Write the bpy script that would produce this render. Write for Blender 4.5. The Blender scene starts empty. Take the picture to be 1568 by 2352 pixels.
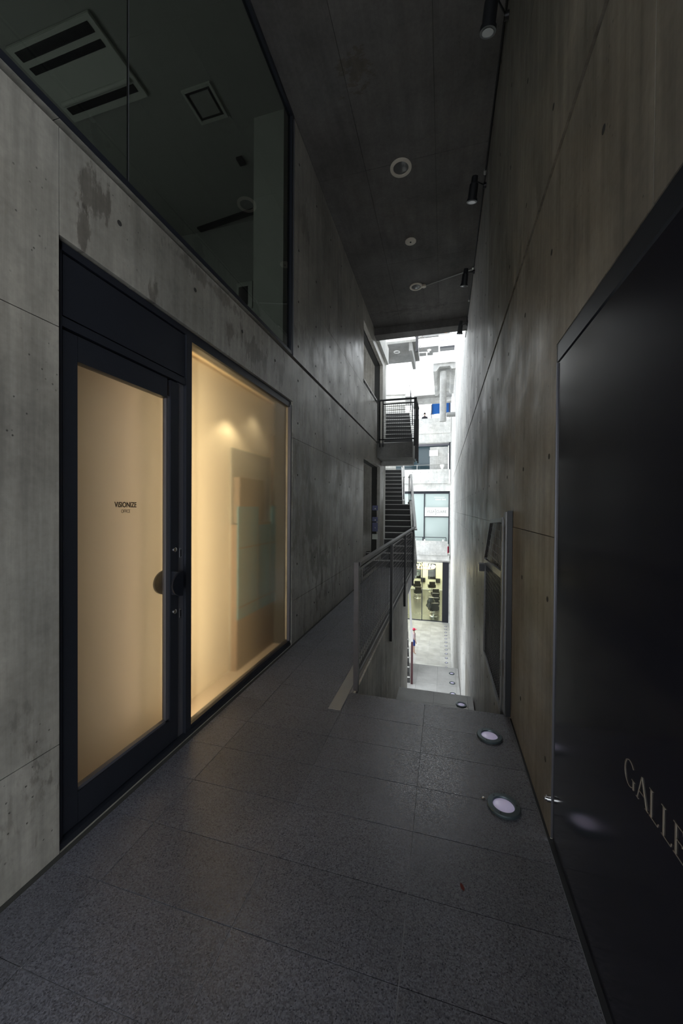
import bpy, bmesh, math, random
from mathutils import Vector, Matrix
random.seed(7)
S = bpy.context.scene
COL = S.collection
pi = math.pi

# ------------------------------------------------------------------ camera
EYE = 1.55
yaw, pitch, roll, FPX = 0.26977, -0.010236, 0.006818, 843.5
fw = Vector((-math.sin(yaw)*math.cos(pitch), math.cos(yaw)*math.cos(pitch), math.sin(pitch)))
rt = Vector((math.cos(yaw), math.sin(yaw), 0)); up = rt.cross(fw)
R_ = rt*math.cos(roll) + up*math.sin(roll); U_ = -rt*math.sin(roll) + up*math.cos(roll)
cam = bpy.data.cameras.new('camera'); cam.sensor_fit = 'VERTICAL'; cam.sensor_height = 36.0
cam.lens = FPX/2352*36.0; cam.clip_start = 0.02; cam.clip_end = 300
co = bpy.data.objects.new('camera', cam); COL.objects.link(co)
m3 = Matrix((R_, U_, -fw)).transposed()
co.matrix_world = Matrix.Translation((0, 0, EYE)) @ m3.to_4x4()
S.camera = co

# ------------------------------------------------------------------ sky, exposure
w = bpy.data.worlds.new('overcast_sky'); S.world = w; w.use_nodes = True
wn = w.node_tree; bg = wn.nodes['Background']
bg.inputs['Color'].default_value = (0.90, 0.95, 1.0, 1); bg.inputs['Strength'].default_value = 3.9
S.view_settings.view_transform = 'Standard'; S.view_settings.look = 'None'
S.view_settings.exposure = 0.0; S.view_settings.gamma = 1.0; S.view_settings.use_curve_mapping = False
cy = S.cycles
cy.use_denoising = True; cy.max_bounces = 12; cy.diffuse_bounces = 6; cy.glossy_bounces = 4
cy.transmission_bounces = 8; cy.transparent_max_bounces = 12; cy.sample_clamp_indirect = 6.0
cy.use_adaptive_sampling = False
WARM = (1.0, 0.70, 0.34)

def add_light(name, kind, loc, energy, color, rot=(0, 0, 0), **kw):
    l = bpy.data.lights.new(name, kind); l.energy = energy; l.color = color
    for k, v in kw.items(): setattr(l, k, v)
    o = bpy.data.objects.new(name, l); COL.objects.link(o); o.location = loc; o.rotation_euler = rot
    return o
# office downlight and added strip lights behind the frosted glass, and the lights of the salon down the yard
def thin_strip(y, ang, e, col):   # unseen lights added behind the office frame to even the pane's glow
    add_light('office_fill', 'AREA', (-1.765, y, 1.36), e, col, (pi/2, 0, pi/2+math.radians(ang)), shape='RECTANGLE', size=0.05, size_y=2.5)
thin_strip(1.16, -86, 29.0, (1.0, 0.77, 0.62)); thin_strip(2.055, 96, 2.0, (1.0, 0.77, 0.56)); thin_strip(2.075, -123, 43, (1.0, 0.80, 0.50))
add_light('office_downlight', 'SPOT', (-1.80, 3.03, 2.42), 5, (1.0, 0.84, 0.54), (0, 0, 0), spot_size=math.radians(124), spot_blend=0.35, shadow_soft_size=0.05)
add_light('salon_ceiling_light', 'AREA', (-1.4, 32.5, -2.1), 430, (1.0, 0.95, 0.80), shape='RECTANGLE', size=3.0, size_y=8.0)

# ------------------------------------------------------------------ materials
def newmat(name):
    m = bpy.data.materials.new(name); m.use_nodes = True
    return m, m.node_tree, m.node_tree.nodes['Principled BSDF']

def simple(name, col, rough=0.5, metal=0.0, noise=0.0, nscale=30, emit=None, estr=0, spec=0.5):
    m, nt, b = newmat(name)
    b.inputs['Base Color'].default_value = (*col, 1); b.inputs['Roughness'].default_value = rough
    b.inputs['Metallic'].default_value = metal; b.inputs['Specular IOR Level'].default_value = spec
    if emit:
        b.inputs['Emission Color'].default_value = (*emit, 1); b.inputs['Emission Strength'].default_value = estr
    if noise:
        N, L = nt.nodes, nt.links
        g = N.new('ShaderNodeNewGeometry'); t = N.new('ShaderNodeTexNoise'); t.inputs['Scale'].default_value = nscale
        t.inputs['Detail'].default_value = 4; L.new(g.outputs['Position'], t.inputs['Vector'])
        r = N.new('ShaderNodeMapRange'); r.inputs['To Min'].default_value = 1-noise; r.inputs['To Max'].default_value = 1+noise
        L.new(t.outputs['Fac'], r.inputs['Value'])
        mx = N.new('ShaderNodeMix'); mx.data_type = 'RGBA'; mx.blend_type = 'MULTIPLY'; mx.inputs['Factor'].default_value = 1
        mx.inputs['A'].default_value = (*col, 1); L.new(r.outputs['Result'], mx.inputs['B'])
        L.new(mx.outputs['Result'], b.inputs['Base Color'])
    return m

def concrete(name, col, streak=0.35, pits=0.5, spots=(), rough=0.72, spec=0.35, axis='Z'):
    """cast concrete; spots = list of (centre, radii, strength, tint) stains and painted shade at fixed places on the wall"""
    m, nt, b = newmat(name); N, L = nt.nodes, nt.links
    g = N.new('ShaderNodeNewGeometry'); P = g.outputs['Position']
    def noise(scale, detail=5, vec=None, rough_=0.6):
        t = N.new('ShaderNodeTexNoise'); t.inputs['Scale'].default_value = scale; t.inputs['Detail'].default_value = detail
        t.inputs['Roughness'].default_value = rough_; L.new(vec or P, t.inputs['Vector']); return t.outputs['Fac']
    def mapr(v, a, b_, c, d):
        r = N.new('ShaderNodeMapRange'); r.inputs['From Min'].default_value = a; r.inputs['From Max'].default_value = b_
        r.inputs['To Min'].default_value = c; r.inputs['To Max'].default_value = d; L.new(v, r.inputs['Value']); return r.outputs['Result']
    def mul(a, b_):
        k = N.new('ShaderNodeMath'); k.operation = 'MULTIPLY'
        for i, v in enumerate((a, b_)):
            if isinstance(v, (int, float)): k.inputs[i].default_value = v
            else: L.new(v, k.inputs[i])
        return k.outputs[0]
    mp = N.new('ShaderNodeMapping'); L.new(P, mp.inputs['Vector'])
    mp.inputs['Scale'].default_value = (14, 14, 0.7) if axis == 'Z' else (9, 1.0, 9)
    cloud = mul(mapr(noise(1.1, 7), .3, .7, .74, 1.22), mapr(noise(4.5, 8, None, .7), .32, .68, .86, 1.12))
    fine = mapr(noise(30, 6), .3, .7, .90, 1.10)
    st = mapr(noise(1.0, 5, mp.outputs['Vector'], .7), .3, .7, 1-streak*.5, 1+streak*.45)
    v = mul(mul(cloud, fine), st)
    # formwork board ghosting: each panel a little different
    oi = N.new('ShaderNodeObjectInfo'); v = mul(v, mapr(oi.outputs['Random'], 0, 1, .93, 1.07))
    # small air holes
    vo = N.new('ShaderNodeTexVoronoi'); vo.inputs['Scale'].default_value = 26; L.new(P, vo.inputs['Vector'])
    pm = mapr(vo.outputs['Distance'], .06, .13, 1, 0)
    gate_ = mapr(noise(3.2, 3), .50, .58, 0, 1)
    pit = mul(mul(pm, gate_), pits)
    v = mul(v, mapr(pit, 0, 1, 1, .25))
    colr = N.new('ShaderNodeMix'); colr.data_type = 'RGBA'; colr.blend_type = 'MULTIPLY'; colr.inputs['Factor'].default_value = 1
    tint = N.new('ShaderNodeMix'); tint.data_type = 'RGBA'; L.new(noise(.9, 4), tint.inputs['Factor'])
    tint.inputs['A'].default_value = (col[0]*1.05, col[1]*1.0, col[2]*.93, 1); tint.inputs['B'].default_value = (col[0]*.95, col[1]*1.0, col[2]*1.04, 1)
    L.new(tint.outputs['Result'], colr.inputs['A']); L.new(v, colr.inputs['B']); cur = colr.outputs['Result']
    wm = N.new('ShaderNodeMapping'); wm.inputs['Scale'].default_value = (1, 1.6, .55); L.new(P, wm.inputs['Vector'])
    wob = N.new('ShaderNodeTexNoise'); wob.inputs['Scale'].default_value = 7.0; wob.inputs['Detail'].default_value = 9; wob.inputs['Roughness'].default_value = .68; L.new(wm.outputs['Vector'], wob.inputs['Vector'])
    for (c, r, s, t) in spots:
        sb = N.new('ShaderNodeVectorMath'); sb.operation = 'SUBTRACT'; L.new(P, sb.inputs[0]); sb.inputs[1].default_value = c
        dv = N.new('ShaderNodeVectorMath'); dv.operation = 'DIVIDE'; L.new(sb.outputs[0], dv.inputs[0]); dv.inputs[1].default_value = r
        ln = N.new('ShaderNodeVectorMath'); ln.operation = 'LENGTH'; L.new(dv.outputs[0], ln.inputs[0])
        ad = N.new('ShaderNodeMath'); ad.operation = 'MULTIPLY_ADD'; L.new(wob.outputs['Fac'], ad.inputs[0]); ad.inputs[1].default_value = 5.2
        L.new(ln.outputs['Value'], ad.inputs[2])
        f = mapr(ad.outputs[0], 3.05, 3.35, s, 0)
        mx = N.new('ShaderNodeMix'); mx.data_type = 'RGBA'; mx.blend_type = 'MULTIPLY'; L.new(f, mx.inputs['Factor'])
        L.new(cur, mx.inputs['A']); mx.inputs['B'].default_value = (*t, 1); cur = mx.outputs['Result']
    L.new(cur, b.inputs['Base Color'])
    b.inputs['Specular IOR Level'].default_value = spec
    L.new(mapr(noise(2.5, 4), .3, .7, rough-.12, rough+.1), b.inputs['Roughness'])
    bp = N.new('ShaderNodeBump'); bp.inputs['Strength'].default_value = .35; bp.inputs['Distance'].default_value = .01
    hs = N.new('ShaderNodeMath'); hs.operation = 'SUBTRACT'; L.new(mul(noise(9, 6), .35), hs.inputs[0]); L.new(pit, hs.inputs[1])
    L.new(hs.outputs[0], bp.inputs['Height']); L.new(bp.outputs['Normal'], b.inputs['Normal'])
    return m

DK = (.42, .40, .38); MOSS = (.38, .37, .30)
XL, XR = -1.637, 0.50
M = {}
M['conc_left'] = concrete('concrete_left', (.285, .270, .24), .55, .9, spots=[
    ((XL, 1.42, 3.05), (.3, .10, .16), .75, DK), ((XL, 1.36, 2.86), (.3, .04, .10), .75, DK), ((XL, 1.78, 2.78), (.3, .05, .14), .8, DK),
    ((XL, 3.0, 2.93), (.3, .42, .13), .75, DK), ((XL, 3.45, 2.98), (.3, .25, .20), .8, DK), ((XL, 2.3, 3.16), (.3, .5, .05), .6, DK),
    ((XL, 4.55, 1.35), (.3, .50, .42), .75, MOSS), ((XL, 4.75, .75), (.3, .40, .35), .75, MOSS), ((XL, 4.35, 1.9), (.3, .15, .2), .6, MOSS),
    ((XL, 4.6, 3.55), (.3, .9, .22), .6, DK), ((XL, 5.3, 4.0), (.3, .18, .3), .65, DK), ((XL, 6.2, 3.6), (.3, .22, .35), .65, DK),
    ((XL, 4.15, 5.0), (.3, .2, .25), .5, DK), ((XL, 4.9, 1.6), (.3, 1.8, 1.5), .85, (.62, .61, .53)), ((XL, 5.2, .6), (.3, .7, .5), .5, MOSS), ((XL, 1.5, .5), (.3, .45, .3), .35, DK), ((XL, .9, .3), (.3, .4, .25), .4, DK)], rough=.40, spec=.6)  # the broadest patch here is painted shade dimming the wall past the window
M['conc_right'] = concrete('concrete_right', (.18, .165, .142), .7, .7, rough=.5, spec=.5, spots=[((XR, 3.7, 2.9), (.3, 1.3, 1.0), .8, (.60, .59, .55)),  # first broad patch is painted shade, toning down an overbright stretch
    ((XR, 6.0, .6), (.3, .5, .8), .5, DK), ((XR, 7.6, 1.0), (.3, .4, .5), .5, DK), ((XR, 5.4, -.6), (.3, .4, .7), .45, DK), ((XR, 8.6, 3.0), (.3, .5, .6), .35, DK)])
M['conc_mid_right'] = concrete('concrete_right_lit_tone', (.34, .33, .31), .8, .6, rough=.5, spots=[((XR, 6.0, .6), (.3, .5, .8), .5, DK), ((XR, 7.6, 1.0), (.3, .4, .5), .5, DK), ((XR, 5.4, -.6), (.3, .4, .7), .45, DK)])  # paler copy: light near the open end is put into the colour
M['conc_yardwall'] = concrete('concrete_yard_lit_tone', (.50, .495, .48), .6, .4, rough=.6, spots=[((XR, 9.2, 1.5), (.3, .4, 1.2), .5, DK), ((XR, 8.9, 3.6), (.3, .4, .6), .45, DK), ((XR, 10.2, -1.5), (.3, .5, .8), .4, DK)])  # paler again, the yard's brightness put into the wall tone
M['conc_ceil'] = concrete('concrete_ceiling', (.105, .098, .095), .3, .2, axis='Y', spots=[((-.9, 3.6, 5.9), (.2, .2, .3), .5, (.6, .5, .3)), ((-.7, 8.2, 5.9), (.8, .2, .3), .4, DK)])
M['conc_well'] = concrete('concrete_well', (.58, .57, .54), .6, .2, spots=[((-.69, 4.6, -.9), (.2, .5, .6), .5, DK), ((-.69, 6.6, -1.2), (.2, .3, .7), .5, DK)])
M['conc_pale'] = concrete('concrete_pale', (.56, .56, .54), .2, .1)
M['conc_white'] = concrete('concrete_nearwhite', (.85, .85, .84), .12, .0)  # plain near-white concrete tone
M['conc_dark'] = simple('concrete_joint', (.03, .03, .027), .95)
M['tie'] = simple('tie_hole_shadow', (.035, .033, .03), .95)

def granite(name, base, spec_=.5, rough=.5, amt=1.0):
    m, nt, b = newmat(name); N, L = nt.nodes, nt.links
    g = N.new('ShaderNodeNewGeometry'); P = g.outputs['Position']
    v1 = N.new('ShaderNodeTexVoronoi'); v1.inputs['Scale'].default_value = 240; L.new(P, v1.inputs['Vector'])
    r1 = N.new('ShaderNodeSeparateColor'); L.new(v1.outputs['Color'], r1.inputs[0])
    a = N.new('ShaderNodeMapRange'); a.inputs['From Min'].default_value = 0; a.inputs['From Max'].default_value = 1
    a.inputs['To Min'].default_value = 1-.45*amt; a.inputs['To Max'].default_value = 1+.5*amt; L.new(r1.outputs['Red'], a.inputs['Value'])
    t = N.new('ShaderNodeTexNoise'); t.inputs['Scale'].default_value = 2.2; t.inputs['Detail'].default_value = 7; L.new(P, t.inputs['Vector'])
    c = N.new('ShaderNodeMapRange'); c.inputs['From Min'].default_value = .3; c.inputs['From Max'].default_value = .7
    c.inputs['To Min'].default_value = .82; c.inputs['To Max'].default_value = 1.15; L.new(t.outputs['Fac'], c.inputs['Value'])
    oi = N.new('ShaderNodeObjectInfo'); o = N.new('ShaderNodeMapRange'); o.inputs['To Min'].default_value = .9; o.inputs['To Max'].default_value = 1.1
    L.new(oi.outputs['Random'], o.inputs['Value'])
    k = N.new('ShaderNodeMath'); k.operation = 'MULTIPLY'; L.new(a.outputs['Result'], k.inputs[0]); L.new(c.outputs['Result'], k.inputs[1])
    k2 = N.new('ShaderNodeMath'); k2.operation = 'MULTIPLY'; L.new(k.outputs[0], k2.inputs[0]); L.new(o.outputs['Result'], k2.inputs[1])
    mx = N.new('ShaderNodeMix'); mx.data_type = 'RGBA'; mx.blend_type = 'MULTIPLY'; mx.inputs['Factor'].default_value = 1
    mx.inputs['A'].default_value = (*base, 1); L.new(k2.outputs[0], mx.inputs['B']); L.new(mx.outputs['Result'], b.inputs['Base Color'])
    rr = N.new('ShaderNodeMapRange'); rr.inputs['To Min'].default_value = rough-.12; rr.inputs['To Max'].default_value = rough+.18
    L.new(r1.outputs['Green'], rr.inputs['Value']); L.new(rr.outputs['Result'], b.inputs['Roughness'])
    b.inputs['Specular IOR Level'].default_value = spec_
    bp = N.new('ShaderNodeBump'); bp.inputs['Strength'].default_value = .35; bp.inputs['Distance'].default_value = .002
    L.new(r1.outputs['Blue'], bp.inputs['Height']); L.new(bp.outputs['Normal'], b.inputs['Normal'])
    return m
M['granite'] = granite('granite_tile', (.098, .099, .117), .6, .34, 1.2)
M['granite_pale'] = granite('granite_pale', (.55, .55, .54), .4, .5, .3)
M['granite_yard'] = granite('granite_yard', (.36, .36, .35), .4, .5, .2)
M['stone_strip'] = simple('honed_stone', (.30, .30, .29), .5, noise=.12, nscale=8)
M['grout'] = simple('grout', (.30, .30, .31), .9)
M['step_dark'] = simple('dark_stone_step', (.055, .055, .055), .6, noise=.2, nscale=12)
M['nosing'] = simple('pale_nosing', (.62, .62, .60), .4)
M['steel_black'] = simple('black_painted_steel', (.012, .013, .016), .42, noise=.1, nscale=14)
M['steel_door'] = simple('satin_black_door', (.009, .009, .016), .15, .0, noise=.08, nscale=6, spec=.35)
M['frame_dark'] = simple('charcoal_aluminium', (.022, .025, .034), .38, .3, noise=.1, nscale=20)
M['frame_grey'] = simple('grey_aluminium', (.16, .16, .18), .4, .6)
M['steel_rail'] = simple('weathered_railing_steel', (.030, .029, .031), .4, .6, noise=.3, nscale=25)
M['post_grey'] = simple('grey_post_paint', (.075, .068, .07), .45, .3, noise=.25, nscale=18)
M['gate_steel'] = simple('galvanised_gate_steel', (.16, .16, .16), .42, .6, noise=.25, nscale=20)
M['chrome'] = simple('chrome', (.75, .75, .75), .18, 1.0)
M['lamp_ring'] = simple('lamp_ring_metal', (.075, .10, .11), .42, .5)
M['lamp_glass'] = simple('lamp_lens', (.60, .56, .74), .25, emit=(.62, .58, .85), estr=.22)
M['spot_lens'] = simple('spot_lens', (.09, .09, .09), .12)
M['beige_ring'] = simple('beige_plastic', (.60, .55, .46), .5)
M['silver'] = simple('silver_conduit', (.42, .42, .40), .35, .7)
M['cream_wall'] = simple('cream_plaster', (.86, .70, .46), .8)
M['partition'] = simple('pale_plaster_partition', (.84, .76, .62), .8)
M['carpet'] = simple('tan_carpet', (.36, .30, .24), .95)
M['teal'] = simple('teal_board', (.01, .15, .215), .6, noise=.2, nscale=4)
M['kraft'] = simple('kraft_cardboard', (.13, .10, .08), .8, noise=.1, nscale=5)
M['brownboard'] = simple('brown_board', (.14, .09, .06), .7, noise=.15, nscale=3)
M['text_brown'] = simple('dark_lettering', (.02, .008, .003), .6)
M['text_bronze'] = simple('bronze_lettering', (.26, .23, .19), .45, .2)
M['room_dark'] = simple('dim_plaster', (.26, .27, .25), .9)
M['room_white'] = simple('white_plaster', (.42, .44, .40), .85)
M['grille'] = simple('grille_black', (.01, .01, .012), .5)
M['sign_blue'] = simple('blue_sign', (.09, .10, .20), .5)
M['sign_pale'] = simple('pale_sign', (.45, .48, .42), .5)
M['white'] = simple('white_paint', (.85, .85, .83), .6)
M['white_board'] = simple('white_sign_board', (.80, .80, .76), .5)
M['grey_text'] = simple('grey_lettering', (.30, .30, .29), .6)
M['black'] = simple('black_gloss', (.008, .010, .016), .3)
M['chair_black'] = simple('black_leather', (.015, .015, .014), .35)
M['salon_wall'] = simple('salon_wall', (.80, .80, .68), .8)
M['salon_floor'] = simple('salon_floor', (.10, .10, .085), .22, noise=.15, nscale=1.5)
M['mirror'] = simple('mirror_glass', (.45, .45, .42), .08, 1.0)
M['bulb'] = simple('lit_bulb', (1, .9, .6), .5, emit=(1.0, .80, .50), estr=45)
M['copper'] = simple('copper', (.75, .40, .22), .35, .8)
M['downlit'] = simple('lit_downlight', (1, 1, 1), .5, emit=(1, .95, .85), estr=5)
M['skin'] = simple('skin', (.55, .36, .27), .6)
M['cap_red'] = simple('red_cap', (.75, .03, .10), .6)
M['shirt'] = simple('pinkish_grey_shirt', (.42, .33, .35), .8, noise=.3, nscale=40)
M['shorts'] = simple('blue_shorts', (.03, .06, .25), .8)
M['hair'] = simple('black_hair', (.01, .009, .008), .6)
M['coat'] = simple('dark_coat', (.03, .03, .04), .8)
M['blue'] = simple('blue_cloth', (.01, .12, .45), .6, noise=.25, nscale=2)
M['red'] = simple('red_banner', (.55, .03, .08), .6)
M['orange'] = simple('orange_paint', (.75, .25, .06), .6)
M['twig'] = simple('twig_bark', (.10, .08, .07), .8)
M['leaf'] = simple('dry_red_leaf', (.12, .02, .015), .8)
M['wood'] = simple('brown_bench_wood', (.22, .12, .08), .5)

def glass(name, tint, rough, ior=1.45, translucent=0.0, tcol=(1, 1, 1)):
    m, nt, b = newmat(name); N, L = nt.nodes, nt.links
    b.inputs['Base Color'].default_value = (*tint, 1); b.inputs['Roughness'].default_value = rough
    b.inputs['Transmission Weight'].default_value = 1.0; b.inputs['IOR'].default_value = ior
    if translucent:
        t = N.new('ShaderNodeBsdfTranslucent'); t.inputs['Color'].default_value = (*tcol, 1)
        mx = N.new('ShaderNodeMixShader'); mx.inputs[0].default_value = translucent
        L.new(b.outputs[0], mx.inputs[1]); L.new(t.outputs[0], mx.inputs[2])
        L.new(mx.outputs[0], N['Material Output'].inputs['Surface'])
    return m
M['frosted'] = glass('frosted_glass', (1.0, .96, .88), .15, 1.25, .10, (.95, .88, .74))
def clear(name, tint, refl=.08):
    m = bpy.data.materials.new(name); m.use_nodes = True; nt = m.node_tree; N, L = nt.nodes, nt.links
    N.remove(N['Principled BSDF']); t = N.new('ShaderNodeBsdfTransparent'); t.inputs[0].default_value = (*tint, 1)
    g = N.new('ShaderNodeBsdfGlossy'); g.inputs['Roughness'].default_value = .02; g.inputs['Color'].default_value = (.9, .9, .9, 1)
    f = N.new('ShaderNodeFresnel'); f.inputs['IOR'].default_value = 1.0 + refl*6
    gm = N.new('ShaderNodeNewGeometry'); iv = N.new('ShaderNodeMath'); iv.operation = 'SUBTRACT'; iv.inputs[0].default_value = 1; L.new(gm.outputs['Backfacing'], iv.inputs[1])
    fm = N.new('ShaderNodeMath'); fm.operation = 'MULTIPLY'; L.new(f.outputs[0], fm.inputs[0]); L.new(iv.outputs[0], fm.inputs[1])
    mx = N.new('ShaderNodeMixShader'); L.new(fm.outputs[0], mx.inputs[0]); L.new(t.outputs[0], mx.inputs[1]); L.new(g.outputs[0], mx.inputs[2])
    L.new(mx.outputs[0], N['Material Output'].inputs['Surface']); return m
M['dark_glass'] = clear('tinted_glass', (.54, .56, .53))
M['salon_glass'] = clear('clear_glass', (.93, .97, .92))
M['green_glass'] = simple('blind_behind_glass', (.46, .54, .52), .12)
M['conc_mid'] = concrete('concrete_midgrey', (.36, .36, .35), .2, .1)
M['conc_soffit'] = concrete('concrete_soffit', (.20, .20, .195), .15, .0)
M['teal_glass'] = simple('dark_teal_glass', (.02, .045, .055), .08)

# ------------------------------------------------------------------ mesh helpers
def bx(bm, x0, x1, y0, y1, z0, z1):
    vs = [bm.verts.new((x, y, z)) for x in (x0, x1) for y in (y0, y1) for z in (z0, z1)]
    for f in ((0, 1, 3, 2), (4, 6, 7, 5), (0, 4, 5, 1), (2, 3, 7, 6), (0, 2, 6, 4), (1, 5, 7, 3)):
        bm.faces.new([vs[i] for i in f])
def cyl(bm, p0, p1, r0, r1=None, n=16, caps=True):
    p0, p1 = Vector(p0), Vector(p1); r1 = r0 if r1 is None else r1
    d = (p1-p0).normalized(); a = d.orthogonal().normalized(); b = d.cross(a)
    A = [bm.verts.new(p0+(a*math.cos(2*pi*i/n)+b*math.sin(2*pi*i/n))*r0) for i in range(n)]
    B = [bm.verts.new(p1+(a*math.cos(2*pi*i/n)+b*math.sin(2*pi*i/n))*r1) for i in range(n)]
    for i in range(n): bm.faces.new((A[i], A[(i+1) % n], B[(i+1) % n], B[i]))
    if caps: bm.faces.new(A[::-1]); bm.faces.new(B)
def tube(bm, pts, r, n=8):
    for a, b in zip(pts[:-1], pts[1:]): cyl(bm, a, b, r, n=n)
def lathe(bm, prof, c=(0, 0, 0), n=32, axis=None):
    c = Vector(c); rings = []
    for r, z in prof:
        rings.append([bm.verts.new(c+Vector((r*math.cos(2*pi*i/n), r*math.sin(2*pi*i/n), z))) for i in range(n)] if r > 1e-6 else [bm.verts.new(c+Vector((0, 0, z)))])
    for A, B in zip(rings[:-1], rings[1:]):
        for i in range(n):
            j = (i+1) % n
            if len(A) == 1: bm.faces.new((A[0], B[j], B[i]))
            elif len(B) == 1: bm.faces.new((A[i], A[j], B[0]))
            else: bm.faces.new((A[i], A[j], B[j], B[i]))
def prism(bm, poly, ax, a0, a1):
    """poly in the two other axes (in xyz order), extruded along ax"""
    def P(u, v, w_):
        return {'X': (w_, u, v), 'Y': (u, w_, v), 'Z': (u, v, w_)}[ax]
    A = [bm.verts.new(P(u, v, a0)) for u, v in poly]; B = [bm.verts.new(P(u, v, a1)) for u, v in poly]
    bm.faces.new(A); bm.faces.new(B[::-1]); n = len(poly)
    for i in range(n): bm.faces.new((A[i], B[i], B[(i+1) % n], A[(i+1) % n]))
def obj(name, bm, mat, parent=None, smooth=False, bevel=0):
    if isinstance(bm, bpy.types.Mesh): me = bm
    else:
        bmesh.ops.recalc_face_normals(bm, faces=bm.faces[:])
        if bevel: bmesh.ops.bevel(bm, geom=bm.edges[:], offset=bevel, segments=2, affect='EDGES', clamp_overlap=True)
        me = bpy.data.meshes.new(name); bm.to_mesh(me); bm.free()
        me.materials.append(M[mat] if isinstance(mat, str) else mat)
        if smooth:
            for p in me.polygons: p.use_smooth = True
            try: me.set_sharp_from_angle(angle=math.radians(40))
            except Exception: pass
    o = bpy.data.objects.new(name, me); COL.objects.link(o)
    if parent: o.parent = parent
    return o
def box(name, mat, parent, *c, bevel=0):
    bm = bmesh.new(); bx(bm, *c); return obj(name, bm, mat, parent, bevel=bevel)
def thing(name, label, cat, loc=(0, 0, 0), rz=0, group=None):
    o = bpy.data.objects.new(name, None); COL.objects.link(o); o.location = loc; o.rotation_euler = (0, 0, rz)
    o.empty_display_size = .1; o['label'] = label; o['category'] = cat
    if group: o['group'] = group
    return o
def struct(o, label=None, cat=None):
    o['kind'] = 'structure'
    if label: o['label'] = label
    if cat: o['category'] = cat
    return o
def sroot(name, label, cat):
    o = bpy.data.objects.new(name, None); COL.objects.link(o); o.empty_display_size = .1; return struct(o, label, cat)
def tag(o, label, cat, group=None):
    o['label'] = label; o['category'] = cat
    if group: o['group'] = group
    return o
def text_mesh(name, body, size, mat, parent, loc, xdir, ydir, extrude=.001, align='LEFT', offset=0.0, xs=1.0):
    cu = bpy.data.curves.new('tmp', 'FONT'); cu.body = body; cu.size = size; cu.extrude = extrude; cu.align_x = align; cu.offset = offset
    to = bpy.data.objects.new('tmp', cu); COL.objects.link(to)
    me = bpy.data.meshes.new_from_object(to, depsgraph=bpy.context.evaluated_depsgraph_get())
    bpy.data.objects.remove(to); me.name = name; me.materials.clear(); me.materials.append(M[mat])
    xd = Vector(xdir).normalized(); yd = Vector(ydir).normalized(); zd = xd.cross(yd)
    mt = Matrix((xd, yd, zd)).transposed().to_4x4(); me.transform(Matrix.Translation(loc) @ mt @ Matrix.Diagonal((xs, 1, 1, 1)))
    return obj(name, me, mat, parent)

# ------------------------------------------------------------------ concrete walls cast in panels
def panel_wall(root, side, X, ys, zs, holes, mat, thick=.10, gap=.002, wide_z=(), back=True, hole_r=.014, ties=True):
    """panels facing +X (side=1) or -X (side=-1); holes = (y0,y1,z0,z1) openings aligned by clipping"""
    ysb = sorted(set(ys + [h[0] for h in holes] + [h[1] for h in holes]))
    zsb = sorted(set(zs + [h[2] for h in holes] + [h[3] for h in holes]))
    tb = bmesh.new(); nt_ = 0
    for a in range(len(ys)-1):
        for c in range(len(zs)-1):
            # split a formwork panel only where an opening cuts it
            cells = [(ys[a], ys[a+1], zs[c], zs[c+1])]
            for h in holes:
                nxt = []
                for (y0, y1, z0, z1) in cells:
                    if h[1] <= y0+1e-6 or h[0] >= y1-1e-6 or h[3] <= z0+1e-6 or h[2] >= z1-1e-6: nxt.append((y0, y1, z0, z1)); continue
                    hy0, hy1, hz0, hz1 = max(h[0], y0), min(h[1], y1), max(h[2], z0), min(h[3], z1)
                    if hy0 > y0: nxt.append((y0, hy0, z0, z1))
                    if hy1 < y1: nxt.append((hy1, y1, z0, z1))
                    if hz0 > z0: nxt.append((hy0, hy1, z0, hz0))
                    if hz1 < z1: nxt.append((hy0, hy1, hz1, z1))
                cells = nxt
            bm = bmesh.new(); n = 0
            for (y0, y1, z0, z1) in cells:
                if y1-y0 < .01 or z1-z0 < .01: continue
                g0 = gap if y0 == ys[a] else 0; g1 = gap if y1 == ys[a+1] else 0
                d0 = (gap if z0 not in wide_z else .034) if z0 == zs[c] else 0
                d1 = (gap if z1 not in wide_z else .008) if z1 == zs[c+1] else 0
                xa, xb = (X-thick, X) if side > 0 else (X, X+thick)
                bx(bm, xa, xb, y0+g0, y1-g1, z0+d0, z1-d1); n += 1
            if n: obj('concrete_panel', bm, mat, root)
            else: bm.free()
            if ties and n:
                for fy in (.17, .5, .83):
                    for fz in (.22, .78):
                        ty = ys[a]+(ys[a+1]-ys[a])*fy; tz = zs[c]+(zs[c+1]-zs[c])*fz
                        if any(y0+.03 < ty < y1-.03 and z0+.03 < tz < z1-.03 for (y0, y1, z0, z1) in cells):
                            cyl(tb, (X-side*.002, ty, tz), (X+side*.0012, ty, tz), hole_r, n=10); nt_ += 1
    if nt_:
        t = obj('tie_holes', tb, 'tie', root); t['kind'] = 'stuff'
    else: tb.free()
    if back:
        bm = bmesh.new()
        for a in range(len(ysb)-1):
            for c in range(len(zsb)-1):
                y0, y1, z0, z1 = ysb[a], ysb[a+1], zsb[c], zsb[c+1]
                if any(h[0] <= y0+1e-6 and h[1] >= y1-1e-6 and h[2] <= z0+1e-6 and h[3] >= z1-1e-6 for h in holes): continue
                xa, xb = (X-.23, X-.085) if side > 0 else (X+.085, X+.23)
                bx(bm, xa, xb, y0, y1, z0, z1)
        obj('wall_core', bm, 'conc_dark' if ties else mat, root)

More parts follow.
